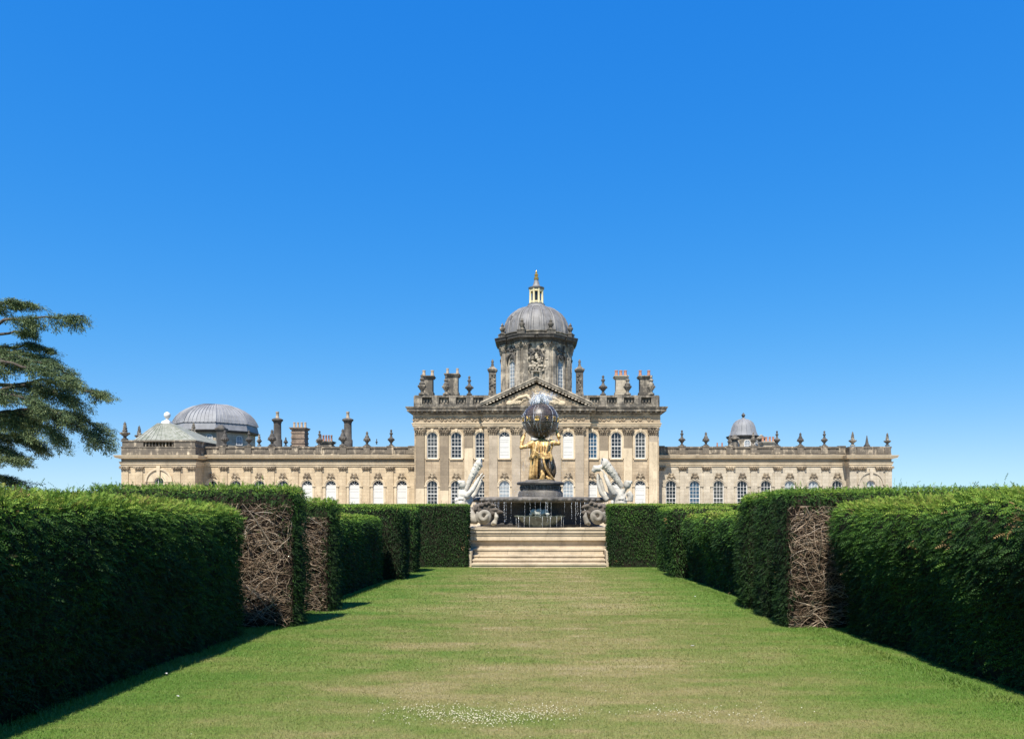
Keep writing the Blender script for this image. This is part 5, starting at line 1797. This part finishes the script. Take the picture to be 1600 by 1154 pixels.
# ================= end pavilions
def pavilion(label, px0, px1, d, yb, wins, pils, mats, par_top, arch_w, arch_top, kind, panel=True, top_at=None):
    p = Pl(d)
    xl, xr = p.X(px0), p.X(px1)
    root = empty('house_pavilion', ((xl + xr) / 2, d, ZG), label, 'building')
    cx = p.X(wins)
    m = M()
    zb_ = p.Z(800); zt_ = p.Z(arch_top)
    bay(m, xl, xr, ZG - .3, p.Z(728.2), d, [(cx, arch_w, zb_, zt_, True)], .35)
    zt0 = p.Z(728.2)
    m.add([(xl, d, ZG - .3), (xl, yb, ZG - .3), (xr, yb, ZG - .3), (xr, d, ZG - .3), (xl, d, zt0), (xl, yb, zt0), (xr, yb, zt0), (xr, d, zt0)], [(0, 4, 5, 1), (1, 5, 6, 2), (2, 6, 7, 3)])
    m.build('wall', MS[mats[0]], root)
    window(root, cx, arch_w, zb_, zt_, d + .15, True, kind, 3, 6)
    # wide relieving arch round the window
    g = M()
    ro = arch_w / 2 + 0.95
    zs = zt_ - arch_w / 2
    K = 20
    A = [(cx + (arch_w / 2 + .02) * math.cos(math.pi - math.pi * k / K), zs + (arch_w / 2 + .02) * math.sin(math.pi * k / K)) for k in range(K + 1)]
    B = [(cx + ro * math.cos(math.pi - math.pi * k / K), zs + ro * math.sin(math.pi * k / K)) for k in range(K + 1)]
    B2 = [(cx + (ro + .22) * math.cos(math.pi - math.pi * k / K), zs + (ro + .22) * math.sin(math.pi * k / K)) for k in range(K + 1)]
    band(g, A, B, d - .05, d + .02); band(g, B, B2, d - .2, d + .02)
    g.prism([(cx - .16, zs + arch_w / 2), (cx + .16, zs + arch_w / 2), (cx + .24, zs + ro + .55), (cx - .24, zs + ro + .55)], d - .26, d + .02)
    g.build('arch_surround', MS[mats[1]], root)
    for q in pils: pilaster(root, p.X(q), .86, ZG, p.Z(735.5), p.Z(728.2), d, .10, (mats[0], mats[1]), None, 'carved')
    m1, m2 = M(), M()
    entablature(m1, m2, [(xl, yb), (xl, d), (xr, d), (xr, yb)], p.Z)
    m1.build('cornice', MS['trim'], root); m2.build('frieze', MS[mats[2]], root)  # frieze material darker, painted shade of the cornice
    return root, p, xl, xr


pavw, p, xl, xr = pavilion('honey stone end pavilion with a low hipped roof, left end of the great house', 190.5, 305, 97.5, 112, 248.5, [195.5, 218, 277, 300], ('wing', 'trim', 'shaft'), 687, 1.15, 745.5, 'dark')
m = M()
zb_, zm, zt_ = p.Z(710.2), p.Z(699), p.Z(687.2)
m.path([(xl, 112), (xl, 97.5), (xr, 97.5), (xr, 112)], [(-.45, zb_), (.06, zb_), (.06, zm), (.12, zm), (.12, zm + .14), (-.45, zm + .14)])
m.path([(xl, 112), (xl, 97.5), (xr, 97.5), (xr, 112)], [(-.45, zt_ - .2), (.1, zt_ - .2), (.1, zt_), (-.45, zt_)])
for a, b in ((190.5, 224), (271, 305)): m.box(p.X(a) + .02, p.X(b) - .02, 97.5, 97.9, zm + .14, zt_ - .2)
m.path([(xl + .02, 111), (xl + .02, 97.9), ], [(-.4, zm + .14), (0, zm + .14), (0, zt_ - .2), (-.4, zt_ - .2)])
m.path([(xr - .02, 97.9), (xr - .02, 111)], [(-.4, zm + .14), (0, zm + .14), (0, zt_ - .2), (-.4, zt_ - .2)])
baluster_row(m, p.X(224), p.X(271), 97.7, zm + .14, zt_ - .2, .40)
m.build('parapet', MS['patchy'], pavw)
m = M()
rx0, rx1 = p.X(201), p.X(306.5)
q = Pl(103); cx = q.X(261); zr_, za_ = p.Z(688), q.Z(662)
tw = .9
m.add([(rx0, 98.3, zr_), (rx1, 98.3, zr_), (rx1, 108.5, zr_), (rx0, 108.5, zr_), (cx - tw, 103 - tw, za_), (cx + tw, 103 - tw, za_), (cx + tw, 103 + tw, za_), (cx - tw, 103 + tw, za_)],
      [(0, 1, 5, 4), (1, 2, 6, 5), (2, 3, 7, 6), (3, 0, 4, 7), (4, 5, 6, 7)])
for k in range(13):                                       # rolls of the roof covering
    t = (k + .5) / 13
    m.tube([(rx0 + (rx1 - rx0) * t, 98.28, zr_ + .02), (cx - tw + 2 * tw * t, 103 - tw, za_ + .02)], .035, 4)
m.build('roof', MS['lead_green'], pavw)
m = M(); q = Pl(103); x = q.X(261.3)
m.frustum(x, 103, za_ - .1, q.Z(658.5), .62, .62, .5, .5); m.frustum(x, 103, q.Z(658.5), q.Z(656), .46, .46, .2, .2)
m.lathe([(.22, q.Z(656.5)), (.2, q.Z(655)), (.14, q.Z(654)), (.3, q.Z(652.5)), (.40, q.Z(650)), (.43, q.Z(648)), (.36, q.Z(645.5)), (.18, q.Z(643.8)), (.02, q.Z(643.2))], x, 103, 16)
m.build('ball_finial', MS['white'], pavw, 40)

pave, p, xl, xr = pavilion('small pale stone end pavilion with urns, right end of the great house', 1328, 1392, 98.8, 112, 1360.5, [1332.5, 1346, 1374.5, 1388], ('pale', 'pale', 'shaft2'), 697, 1.1, 750, 'pale')
m = M()
zb_, zt_ = p.Z(710.3), p.Z(697.3)
m.path([(xl, 112), (xl, 98.8), (xr, 98.8), (xr, 112)], [(-.5, zb_), (.06, zb_), (.06, zb_ + .2), (0, zb_ + .2), (0, zt_ - .2), (.08, zt_ - .2), (.08, zt_), (-.5, zt_)])
for q in (1332, 1344, 1375, 1387): m.box(p.X(q) - .4, p.X(q) + .4, 98.72, 98.8, zb_ + .2, zt_ - .2)
m.build('parapet', MS['patchy'], pave)
m = M(); m.add([(xl + .5, 99.3, zt_ - .5), (xr - .5, 99.3, zt_ - .5), (xr - .5, 111, zt_ - .5), (xl + .5, 111, zt_ - .5), (p.X(1354), 105, p.Z(693))], [(0, 1, 4), (1, 2, 4), (2, 3, 4), (3, 0, 4)])
m.build('roof', MS['lead'], pave)
q = Pl(105)
pier(pave, 1354.5, 105, 700, 695.5, 2.6, 'black', 'obelisk', False)
o = M(); o.frustum(q.X(1354.5), 105, q.Z(695.5), q.Z(680), .2, .2, .03, .03); o.build('spike', MS['black'], pave)

# ================= big lead dome behind the left wing
E = Pl(117)
dcx = E.X(337)
rot = empty('domed_hall', (dcx, 117, ZG), 'octagonal hall with a shallow ribbed blue grey lead dome behind the left wing', 'building')
hw = 60 * E.k
m = M()
m.lathe([(hw * .97, ZG), (hw * .97, E.Z(676))], dcx, 117, 8, ph=math.pi / 8)
m.build('wall', MS['pale'], rot)
m = M()
m.lathe([(hw * .99, E.Z(679.5)), (hw * 1.08, E.Z(678.5)), (hw * 1.10, E.Z(676.2)), (hw * 1.0, E.Z(675.8))], dcx, 117, 8, ph=math.pi / 8)
m.build('cornice', MS['black'], rot)
m = M()
m.lathe([(hw * 1.06, E.Z(676)), (hw * 1.02, E.Z(665.5)), (hw * .9, E.Z(665))], dcx, 117, 8, ph=math.pi / 8)
m.build('roof_skirt', MS['lead_blue'], rot)
pf = [(59, 665.4), (57, 660), (53, 653), (47.5, 647), (40, 641.5), (31, 637), (21, 634.2), (10, 633), (.5, 632.6)]
m = M(); m.lathe([(r_ * E.k * 1.06, E.Z(py)) for r_, py in pf], dcx, 117, 8, ph=math.pi / 8)
m.build('dome', MS['lead_blue'], rot)
m = M()
for k in range(8):
    a0, a1 = math.pi / 8 + k * math.pi / 4, math.pi / 8 + (k + 1) * math.pi / 4
    for j in range(8):
        t = j / 8
        pts_ = []
        for r_, py in pf[:-1]:
            r2 = r_ * E.k * 1.06
            A = Vector((math.cos(a0), math.sin(a0))) * r2; B = Vector((math.cos(a1), math.sin(a1))) * r2
            c = A.lerp(B, t); pts_.append((dcx + c.x, 117 + c.y, E.Z(py) + .02))
        m.tube(pts_, .075 if j else .11, 4)
m.build('lead_rolls', MS['lead_blue'], rot, 60)
for k in range(4):
    a = (k + 2) * math.pi / 4 - math.pi / 4 * 0
ap_ = hw * .97 * math.cos(math.pi / 8)
for k in (-1, 0, 1):
    a = k * math.pi / 4
    T = Matrix.Translation((dcx, 117, 0)) @ Matrix.Rotation(a, 4, 'Z')
    for off in (-1.3, 1.3):
        pt = T @ Vector((off, -ap_ - .12, E.Z(697)))
        window(rot, pt.x, .95, E.Z(698), E.Z(683), pt.y, True, 'pale', 2, 4, a)

# ================= small lead dome behind the right wing
S = Pl(112)
scx = S.X(1161.5)
cup = empty('domed_turret', (scx, 112, ZG), 'small turret with a bell shaped grey lead dome behind the right wing', 'building')
hw = 23.5 * S.k
m = M(); m.lathe([(hw, ZG), (hw, S.Z(683))], scx, 112, 8, ph=math.pi / 8)
m.build('wall', MS['drum'], cup)
m = M(); m.lathe([(hw * 1.0, S.Z(686)), (hw * 1.1, S.Z(684)), (hw * 1.15, S.Z(681.5)), (hw * .9, S.Z(680.8))], scx, 112, 8, ph=math.pi / 8)
m.build('cornice', MS['black'], cup)
m = M(); pf = [(22, 681), (20, 677), (18.5, 672), (17.5, 667), (15, 661.5), (11, 657.5), (6, 655.2), (3.2, 654.2), (3, 652.8), (1.2, 652.5)]
m.lathe([(r_ * S.k, S.Z(py)) for r_, py in pf], scx, 112, 32)
m.build('dome', MS['lead_blue'], cup, 50)
m = M()
for k in range(16):
    a = k * math.pi / 8
    m.tube([(scx + (r_ * S.k + .01) * math.cos(a), 112 + (r_ * S.k + .01) * math.sin(a), S.Z(py)) for r_, py in pf[:7]], .05, 4)
m.build('lead_rolls', MS['lead_blue'], cup, 60)
m = M(); m.lathe([(.18, S.Z(652.6)), (.12, S.Z(651.6)), (.24, S.Z(650)), (.30, S.Z(648.4)), (.2, S.Z(646.8)), (.02, S.Z(644.5))], scx, 112, 10); m.build('finial', MS['black'], cup, 50)
for k in (-1, 0, 1):
    a = k * math.pi / 4
    T = Matrix.Translation((scx, 112, 0)) @ Matrix.Rotation(a, 4, 'Z')
    pt = T @ Vector((0, -hw * math.cos(math.pi / 8) - .10, S.Z(700)))
    window(cup, pt.x, .95, S.Z(700), S.Z(688.5), pt.y, True, 'pale', 2, 3, a)
for sx__ in (-1, 1):
    m = M()
    m.lathe([(.5, S.Z(700)), (.45, S.Z(690)), (.75, S.Z(688)), (.75, S.Z(686.5)), (.4, S.Z(684)), (.1, S.Z(681))], scx + sx__ * 1.9, 109.6, 10)
    m.build('corner_vase', MS['soot'], cup, 50)

# ================= chimneys of the wings
for px in (433.5, 543.5):
    q = Pl(104); x = q.X(px); k1 = q.k
    m = M()
    m.lathe([(7.6 * k1, q.Z(702)), (7.6 * k1, q.Z(688)), (6.9 * k1, q.Z(686.5)), (6.2 * k1, q.Z(685.5)), (5.9 * k1, q.Z(661)), (6.6 * k1, q.Z(660.2)), (6.8 * k1, q.Z(658.5)), (8.8 * k1, q.Z(657)), (9.0 * k1, q.Z(655.2)), (5.0 * k1, q.Z(653.2))], x, 104, 10)
    ch = m.build('chimney', MS['black'], westw, 40)
    m = M(); m.lathe([(3.2 * k1, q.Z(653.6)), (2.5 * k1, q.Z(651)), (2.2 * k1, q.Z(645.5)), (2.7 * k1, q.Z(645)), (2.6 * k1, q.Z(643)), (1.5 * k1, q.Z(643)), (1.5 * k1, q.Z(645))], x, 104, 12)
    m.build('chimney_pot', MS['buff'], ch, 50)
chimney(westw, 468.5, 107, 700, 668.5, 10.0, 4, 'brick', 'buff', 9.0, ph_w=1.9, bands=4)
chimney(westw, 509.5, 104, 700, 689.5, 9.8, 5, 'soot', 'terra', 10, ph_w=1.6)
pier(westw, 346, 103, 700, 669, 5.4, 'black', 'chimney', False)
chimney(eastw, 1200, 106, 702, 690, 9.5, 4, 'buff' if False else 'pale', 'terra', 8, ph_w=1.9)
chimney(eastw, 1124.5, 108, 703, 697.5, 4.4, 2, 'soot', 'terra', 6, ph_w=1.3)

# ================= urns along the parapets
def urn_mesh(kind):
    m = M()
    if kind == 'ball':         # wide dish with a stem and two balls
        pr_ = [(.36, 0), (.36, .14), (.20, .22), (.15, .55), (.26, .62), (.46, .95), (.50, 1.12), (.40, 1.22), (.22, 1.34), (.17, 1.55), (.13, 1.75), (.24, 1.9), (.26, 2.02), (.12, 2.18), (.10, 2.3), (.17, 2.42), (.15, 2.52), (.03, 2.66)]
    elif kind == 'vase':       # plump covered vase
        pr_ = [(.40, 0), (.40, .16), (.2, .26), (.17, .5), (.36, .75), (.50, 1.02), (.46, 1.2), (.30, 1.3), (.32, 1.38), (.22, 1.62), (.14, 1.85), (.19, 1.98), (.15, 2.12), (.03, 2.3)]
    elif kind == 'flame':      # bowl heaped with leaves
        pr_ = [(.36, 0), (.36, .14), (.2, .22), (.17, .42), (.38, .60), (.50, .82), (.52, .94), (.24, .98), (.20, 1.3), (.15, 1.33), (.19, 1.55), (.12, 1.58), (.15, 1.8), (.08, 1.84), (.10, 2.05), (.02, 2.35)]
    else:                      # broad squat urn
        pr_ = [(.50, 0), (.50, .22), (.26, .32), (.22, .55), (.42, .80), (.60, 1.10), (.62, 1.26), (.40, 1.34), (.46, 1.5), (.30, 1.70), (.22, 1.85), (.34, 2.0), (.30, 2.15), (.14, 2.35), (.20, 2.5), (.04, 2.78)]
    m.lathe(pr_, 0, 0, 14)
    rim = max(r_ for r_, z in pr_); zr_ = [z for r_, z in pr_ if r_ == rim][0]
    for k in range(10):
        a = 2 * math.pi * k / 10
        m.ball((rim * .92 * math.cos(a), rim * .92 * math.sin(a), zr_ - .12), (.10, .10, .13), 6, 4)
    if kind == 'flame':
        for lv, rr, cn in ((1.0, .20, 6), (1.30, .17, 5), (1.58, .13, 5), (1.86, .09, 4)):
            for k in range(cn):
                a = 2 * math.pi * k / cn + lv
                m.tube([(rr * .7 * math.cos(a), rr * .7 * math.sin(a), lv), (rr * 1.25 * math.cos(a), rr * 1.25 * math.sin(a), lv + .18), (rr * 1.0 * math.cos(a), rr * 1.0 * math.sin(a), lv + .30)], [.06, .065, .02], 5)
    return m.mesh('urn', MS['black' if kind in ('ball', 'vase') else 'soot'], 50)


URN = {k: urn_mesh(k) for k in ('ball', 'vase', 'flame', 'broad')}
urns = [
    # px, distance, base py, height in photo units, kind, label
    (195.2, 97.8, 687, 29, 'flame', 'leafy stone urn on the front left corner of the hipped roof pavilion, leftmost of all'),
    (217.5, 108.0, 690, 26, 'flame', 'small leafy stone urn behind the left slope of the hipped pavilion roof'),
    (302.5, 110.0, 692, 33, 'flame', 'stone urn behind the right slope of the hipped pavilion roof'),
    (351.5, 100.3, 696.5, 25, 'vase', 'pale vase on the left wing parapet against the capped stone pier'),
    (389.0, 100.3, 696.5, 25, 'ball', 'slim dark finial on the left wing parapet in front of the shallow dome'),
    (405.0, 104.5, 696.5, 19, 'broad', 'squat urn at the right foot of the shallow lead dome'),
    (425.0, 100.3, 696.5, 26, 'vase', 'pale vase on the parapet touching the left tall round chimney'),
    (446.5, 104.5, 696.5, 14, 'vase', 'low dark vase between the tall left chimney and the broad brick chimney'),
    (499.3, 100.3, 696.5, 24, 'ball', 'dark finial at the left side of the low red pot chimney'),
    (535.7, 100.3, 696.5, 27, 'vase', 'pale vase on the parapet touching the right tall dark chimney'),
    (573.5, 100.3, 696.5, 23, 'vase', 'dark plump urn alone on the left wing parapet, second from the central block'),
    (588.5, 108.0, 694, 9, 'ball', 'tiny finial far back between two parapet urns of the left wing'),
    (611.2, 100.3, 696.5, 26, 'ball', 'slender dark two ball finial on the left wing parapet, nearest the central block'),
    (1065.5, 100.3, 696.5, 25, 'ball', 'slender dark ball finial on the right wing parapet, nearest the central block'),
    (1103.0, 100.3, 696.5, 22, 'vase', 'dark plump urn on the right wing parapet left of the small dome'),
    (1140.0, 100.3, 696.5, 17, 'broad', 'squat dark urn on the parapet at the left foot of the small dome'),
    (1177.0, 100.3, 696.5, 22, 'broad', 'stained urn on the parapet in front of the right foot of the small dome'),
    (1214.0, 100.3, 696.5, 24, 'ball', 'dark ball finial on the parapet at the right end of the low red pot chimney'),
    (1250.6, 100.3, 696.5, 21, 'vase', 'dark plump urn alone in the middle of the clear stretch of right parapet'),
    (1288.0, 100.3, 696.5, 24, 'ball', 'slender two ball finial on the right wing parapet, nearest the end pavilion'),
    (1332.2, 99.3, 696.5, 23, 'flame', 'leafy urn on the left corner of the right end pavilion'),
    (1386.4, 99.3, 696.5, 21, 'flame', 'leafy urn on the right corner of the right end pavilion, rightmost of all'),
    (659.5, 96.3, 617, 33, 'broad', 'broad black urn on the left end of the central balustrade beside a two pot chimney'),
    (697.0, 96.3, 617, 31, 'broad', 'broad dark urn before the second chimney left of the dome'),
    (733.3, 96.3, 617, 30, 'ball', 'dark ball finial standing clear against sky left of the dome'),
    (942.3, 96.3, 617, 31, 'ball', 'dark ball finial standing clear against sky right of the dome'),
    (980.5, 96.3, 617, 31, 'broad', 'broad black urn at the right side of the brick chimney with three red pots'),
    (1017.5, 96.3, 617, 31, 'broad', 'broad black urn on the right end of the central balustrade beside a red pot chimney'),
]
HM = {'ball': 2.66, 'vase': 2.3, 'flame': 2.35, 'broad': 2.78}
for px, d, py, h, kind, lab in urns:
    p = Pl(d)
    s_ = h * p.k / HM[kind]
    o = bpy.data.objects.new('stone_urn', URN[kind]); col.objects.link(o)
    o.location = (p.X(px), d, p.Z(py))
    wdt = s_ if kind != 'broad' else s_ * 0.92
    o.scale = (wdt * (1.08 if kind != 'broad' else 1), wdt * (1.08 if kind != 'broad' else 1), s_)
    o.rotation_euler = (0, 0, px)
    tag(o, lab, 'urn', 'stone urns and finials along the roofline')

# ------------------------------------------------------------------ cedar at the left edge
def cedar():
    d = 46.0; p = Pl(d)
    g = np.random.default_rng(77)
    tx = p.X(-120)
    root = empty('cedar_tree', (tx, d, ZG), 'old cedar with flat tiers of blue green foliage beyond the left hedge', 'tree')
    trunk = M()
    tp = [(tx, d, ZG - .3), (tx + .1, d, ZG + .6), (tx - .1, d, ZG + 3), (tx + .3, d + .2, ZG + 7), (tx + .1, d, ZG + 11), (tx + .4, d, ZG + 15), (tx + .3, d, ZG + 18)]
    trunk.tube(tp, [.95, .75, .62, .52, .40, .24, .08], 12)
    tr = trunk.build('trunk', MS['bark'], root, 60)
    # limbs: list of (points in photo units with depth offset, plate half depth, hang, width)
    limbs = [
        ([(-110, 545, 0), (-40, 530, -.6), (20, 506, -.8), (70, 500, -.6), (135, 497, -.3)], 38, 1.0, 1.1),
        ([(-110, 535, 0), (-40, 528, .3), (10, 516, .4), (52, 520, .4)], 18, .8, .6),
        ([(-110, 500, 0), (-50, 480, .3), (0, 470, .4), (36, 473, .5)], -30, 1.4, .6),
        ([(-110, 560, 0), (-40, 540, 1.2), (20, 530, 1.5), (45, 540, 1.6)], -35, .9, .6),
        ([(-110, 580, 0), (-40, 555, .2), (20, 548, .5), (72, 562, .6)], -45, 1.0, .6),
        ([(-110, 600, 0), (-30, 578, -1.0), (40, 565, -1.4), (90, 572, -1.2), (132, 592, -1.0)], -60, 1.5, .8),
        ([(-110, 610, 0), (-30, 588, -2.2), (50, 578, -2.6), (100, 588, -2.2), (138, 603, -1.8)], -60, 1.8, .9),
        ([(-110, 625, 0), (-30, 600, 1.0), (50, 590, 1.0), (100, 600, 1.0), (141, 612, 1.0)], -60, 1.8, .9),
        ([(-110, 640, 0), (-30, 615, -.6), (50, 606, -.6), (100, 618, -.6), (138, 634, -.6)], -60, 1.8, .9),
        ([(-110, 650, 0), (-30, 628, -2.6), (40, 622, -3.0), (92, 634, -2.7), (130, 655, -2.3)], -50, 1.6, 1.0),
        ([(-110, 660, 0), (-30, 640, 1.6), (40, 632, 1.8), (92, 642, 1.7), (140, 672, 1.3)], -20, 1.6, 1.1),
        ([(-110, 670, 0), (-30, 645, .5), (50, 640, .6), (110, 660, .4), (159, 692, .2)], 10, 1.3, 1.2),
        ([(-110, 675, 0), (-20, 650, -1.2), (50, 650, -1.4), (96, 672, -1.4), (122, 700, -1.4)], 20, 1.1, 1.1),
        ([(-110, 690, 0), (-30, 662, -1.0), (20, 655, -1.6), (62, 672, -1.6)], -75, 1.7, 1.0),
        ([(-110, 700, 0), (-40, 680, .6), (10, 676, .8), (48, 700, .8)], -80, 1.6, .9),
        ([(-110, 715, 0), (-40, 700, -.6), (10, 700, -.8), (44, 722, -.8)], -80, 1.4, .7),
        ([(-110, 730, 0), (-40, 722, -1.2), (20, 720, -1.6), (76, 720, -1.8)], -20, .7, .5),
        ([(-110, 745, 0), (-50, 740, .0), (-10, 744, .0), (24, 756, .2)], -60, 1.3, .8),
        ([(-110, 470, 0), (-120, 440, .3), (-100, 420, .4), (-75, 405, .5)], -60, 1.0, .6),
        ([(-110, 560, 0), (-170, 535, .5), (-250, 520, .8)], -80, 2.0, .8),
        ([(-110, 640, 0), (-200, 615, -.8), (-290, 625, -1.0)], -90, 2.0, .9),
        ([(-110, 710, 0), (-190, 690, .8), (-270, 705, 1.0)], -90, 2.0, .9),
    ]
    Ps, Ds, Ns, Ls, Ws, Ts = [], [], [], [], [], []
    lm = M()
    for li, (pts, x_start, half, hang) in enumerate(limbs):
        q = [Vector((p.X(a), d + c, p.Z(b))) for a, b, c in pts]
        n = len(q)
        # smooth the limb
        def at(t):
            f = t * (n - 1); i = min(int(f), n - 2); return q[i].lerp(q[i + 1], f - i)
        L_ = [at(i / 14) + Vector((0, .10 * math.sin(i * 1.3 + li), .08 * math.sin(i * 1.9 + li))) for i in range(15)]
        lm.tube(L_, [.14 * (1 - .85 * i / 14) + .012 for i in range(15)], 7)
        x0 = p.X(x_start) if pts[-1][0] > pts[0][0] else -99
        # side branches fan out flat, in both directions of depth
        ends = []
        for i in range(52):
            t = 0.22 + 0.78 * (i + g.random()) / 52
            c = at(t)
            if math.sin(t * 23 + li * 1.7) < -.62: continue
            if c.x < x0 - .4 and pts[-1][0] > pts[0][0]: continue
            s_ = 1 if g.random() < .5 else -1
            ln = half * (1.25 - .75 * t) * g.uniform(.45, 1.15)
            fw = (q[-1] - q[-2]).normalized()
            dirn = (Vector((fw.x, 0, 0)) * g.uniform(.2, 1.0) + Vector((0, s_ * g.uniform(.1, 1.0), 0))).normalized()
            e = c + dirn * ln + Vector((0, 0, -.22 * ln * g.uniform(.2, 1.6) + .05))
            lm.tube([c, c.lerp(e, .5) + Vector((0, 0, .06)), e], [.035, .022, .008], 4)
            ends.append((c, e))
            # drooping twigs below
            for k in range(3 if g.random() < hang * .8 else 1):
                u = g.uniform(.3, 1.0); b0 = c.lerp(e, u)
                b1 = b0 + Vector((g.normal() * .25 + fw.x * .25, g.normal() * .25, -g.uniform(.2, .85) * hang))
                ends.append((b0, b1))
        for c, e in ends:
            ln = (e - c).length
            k = int(30 + ln * 62)
            t = g.uniform(.1, 1.05, k)
            C_ = np.array(c)[None]; E_ = np.array(e)[None]
            wid = .16 * (1.1 - .6 * t) + .03
            pos = C_ + (E_ - C_) * t[:, None] + np.stack([g.normal(0, 1, k) * wid, g.normal(0, 1, k) * wid, np.abs(g.normal(0, .07, k)) + .02], 1)
            ax = (E_ - C_) / max(.01, ln)
            dd = ax * g.uniform(.3, 1.0, (k, 1)) + g.normal(0, .55, (k, 3)) * np.array([[1, 1, .5]]) + np.array([[0, 0, .10]])
            Ps.append(pos); Ds.append(dd); Ns.append(np.array([[0, 0, 1.0]]) + g.normal(0, .35, (k, 3)))
            Ls.append(g.uniform(.08, .22, k)); Ws.append(g.uniform(.012, .026, k))
            Ts.append(np.clip(g.normal(.58, .16, k) + .22 * (t - .5) + .18 * wob(pos, .8, 3), 0, 1))
    lm.build('limbs', MS['bark'], root, 60)
    P_ = np.concatenate(Ps) - np.array([tx, d, ZG])
    V, F, TT = sprigs(P_, np.concatenate(Ds), np.concatenate(Ns), np.concatenate(Ls), np.concatenate(Ws), np.concatenate(Ts), .12)
    link_mesh('crown', np_mesh('crown', V, F, MS['cedar'], TT), root)


cedar()
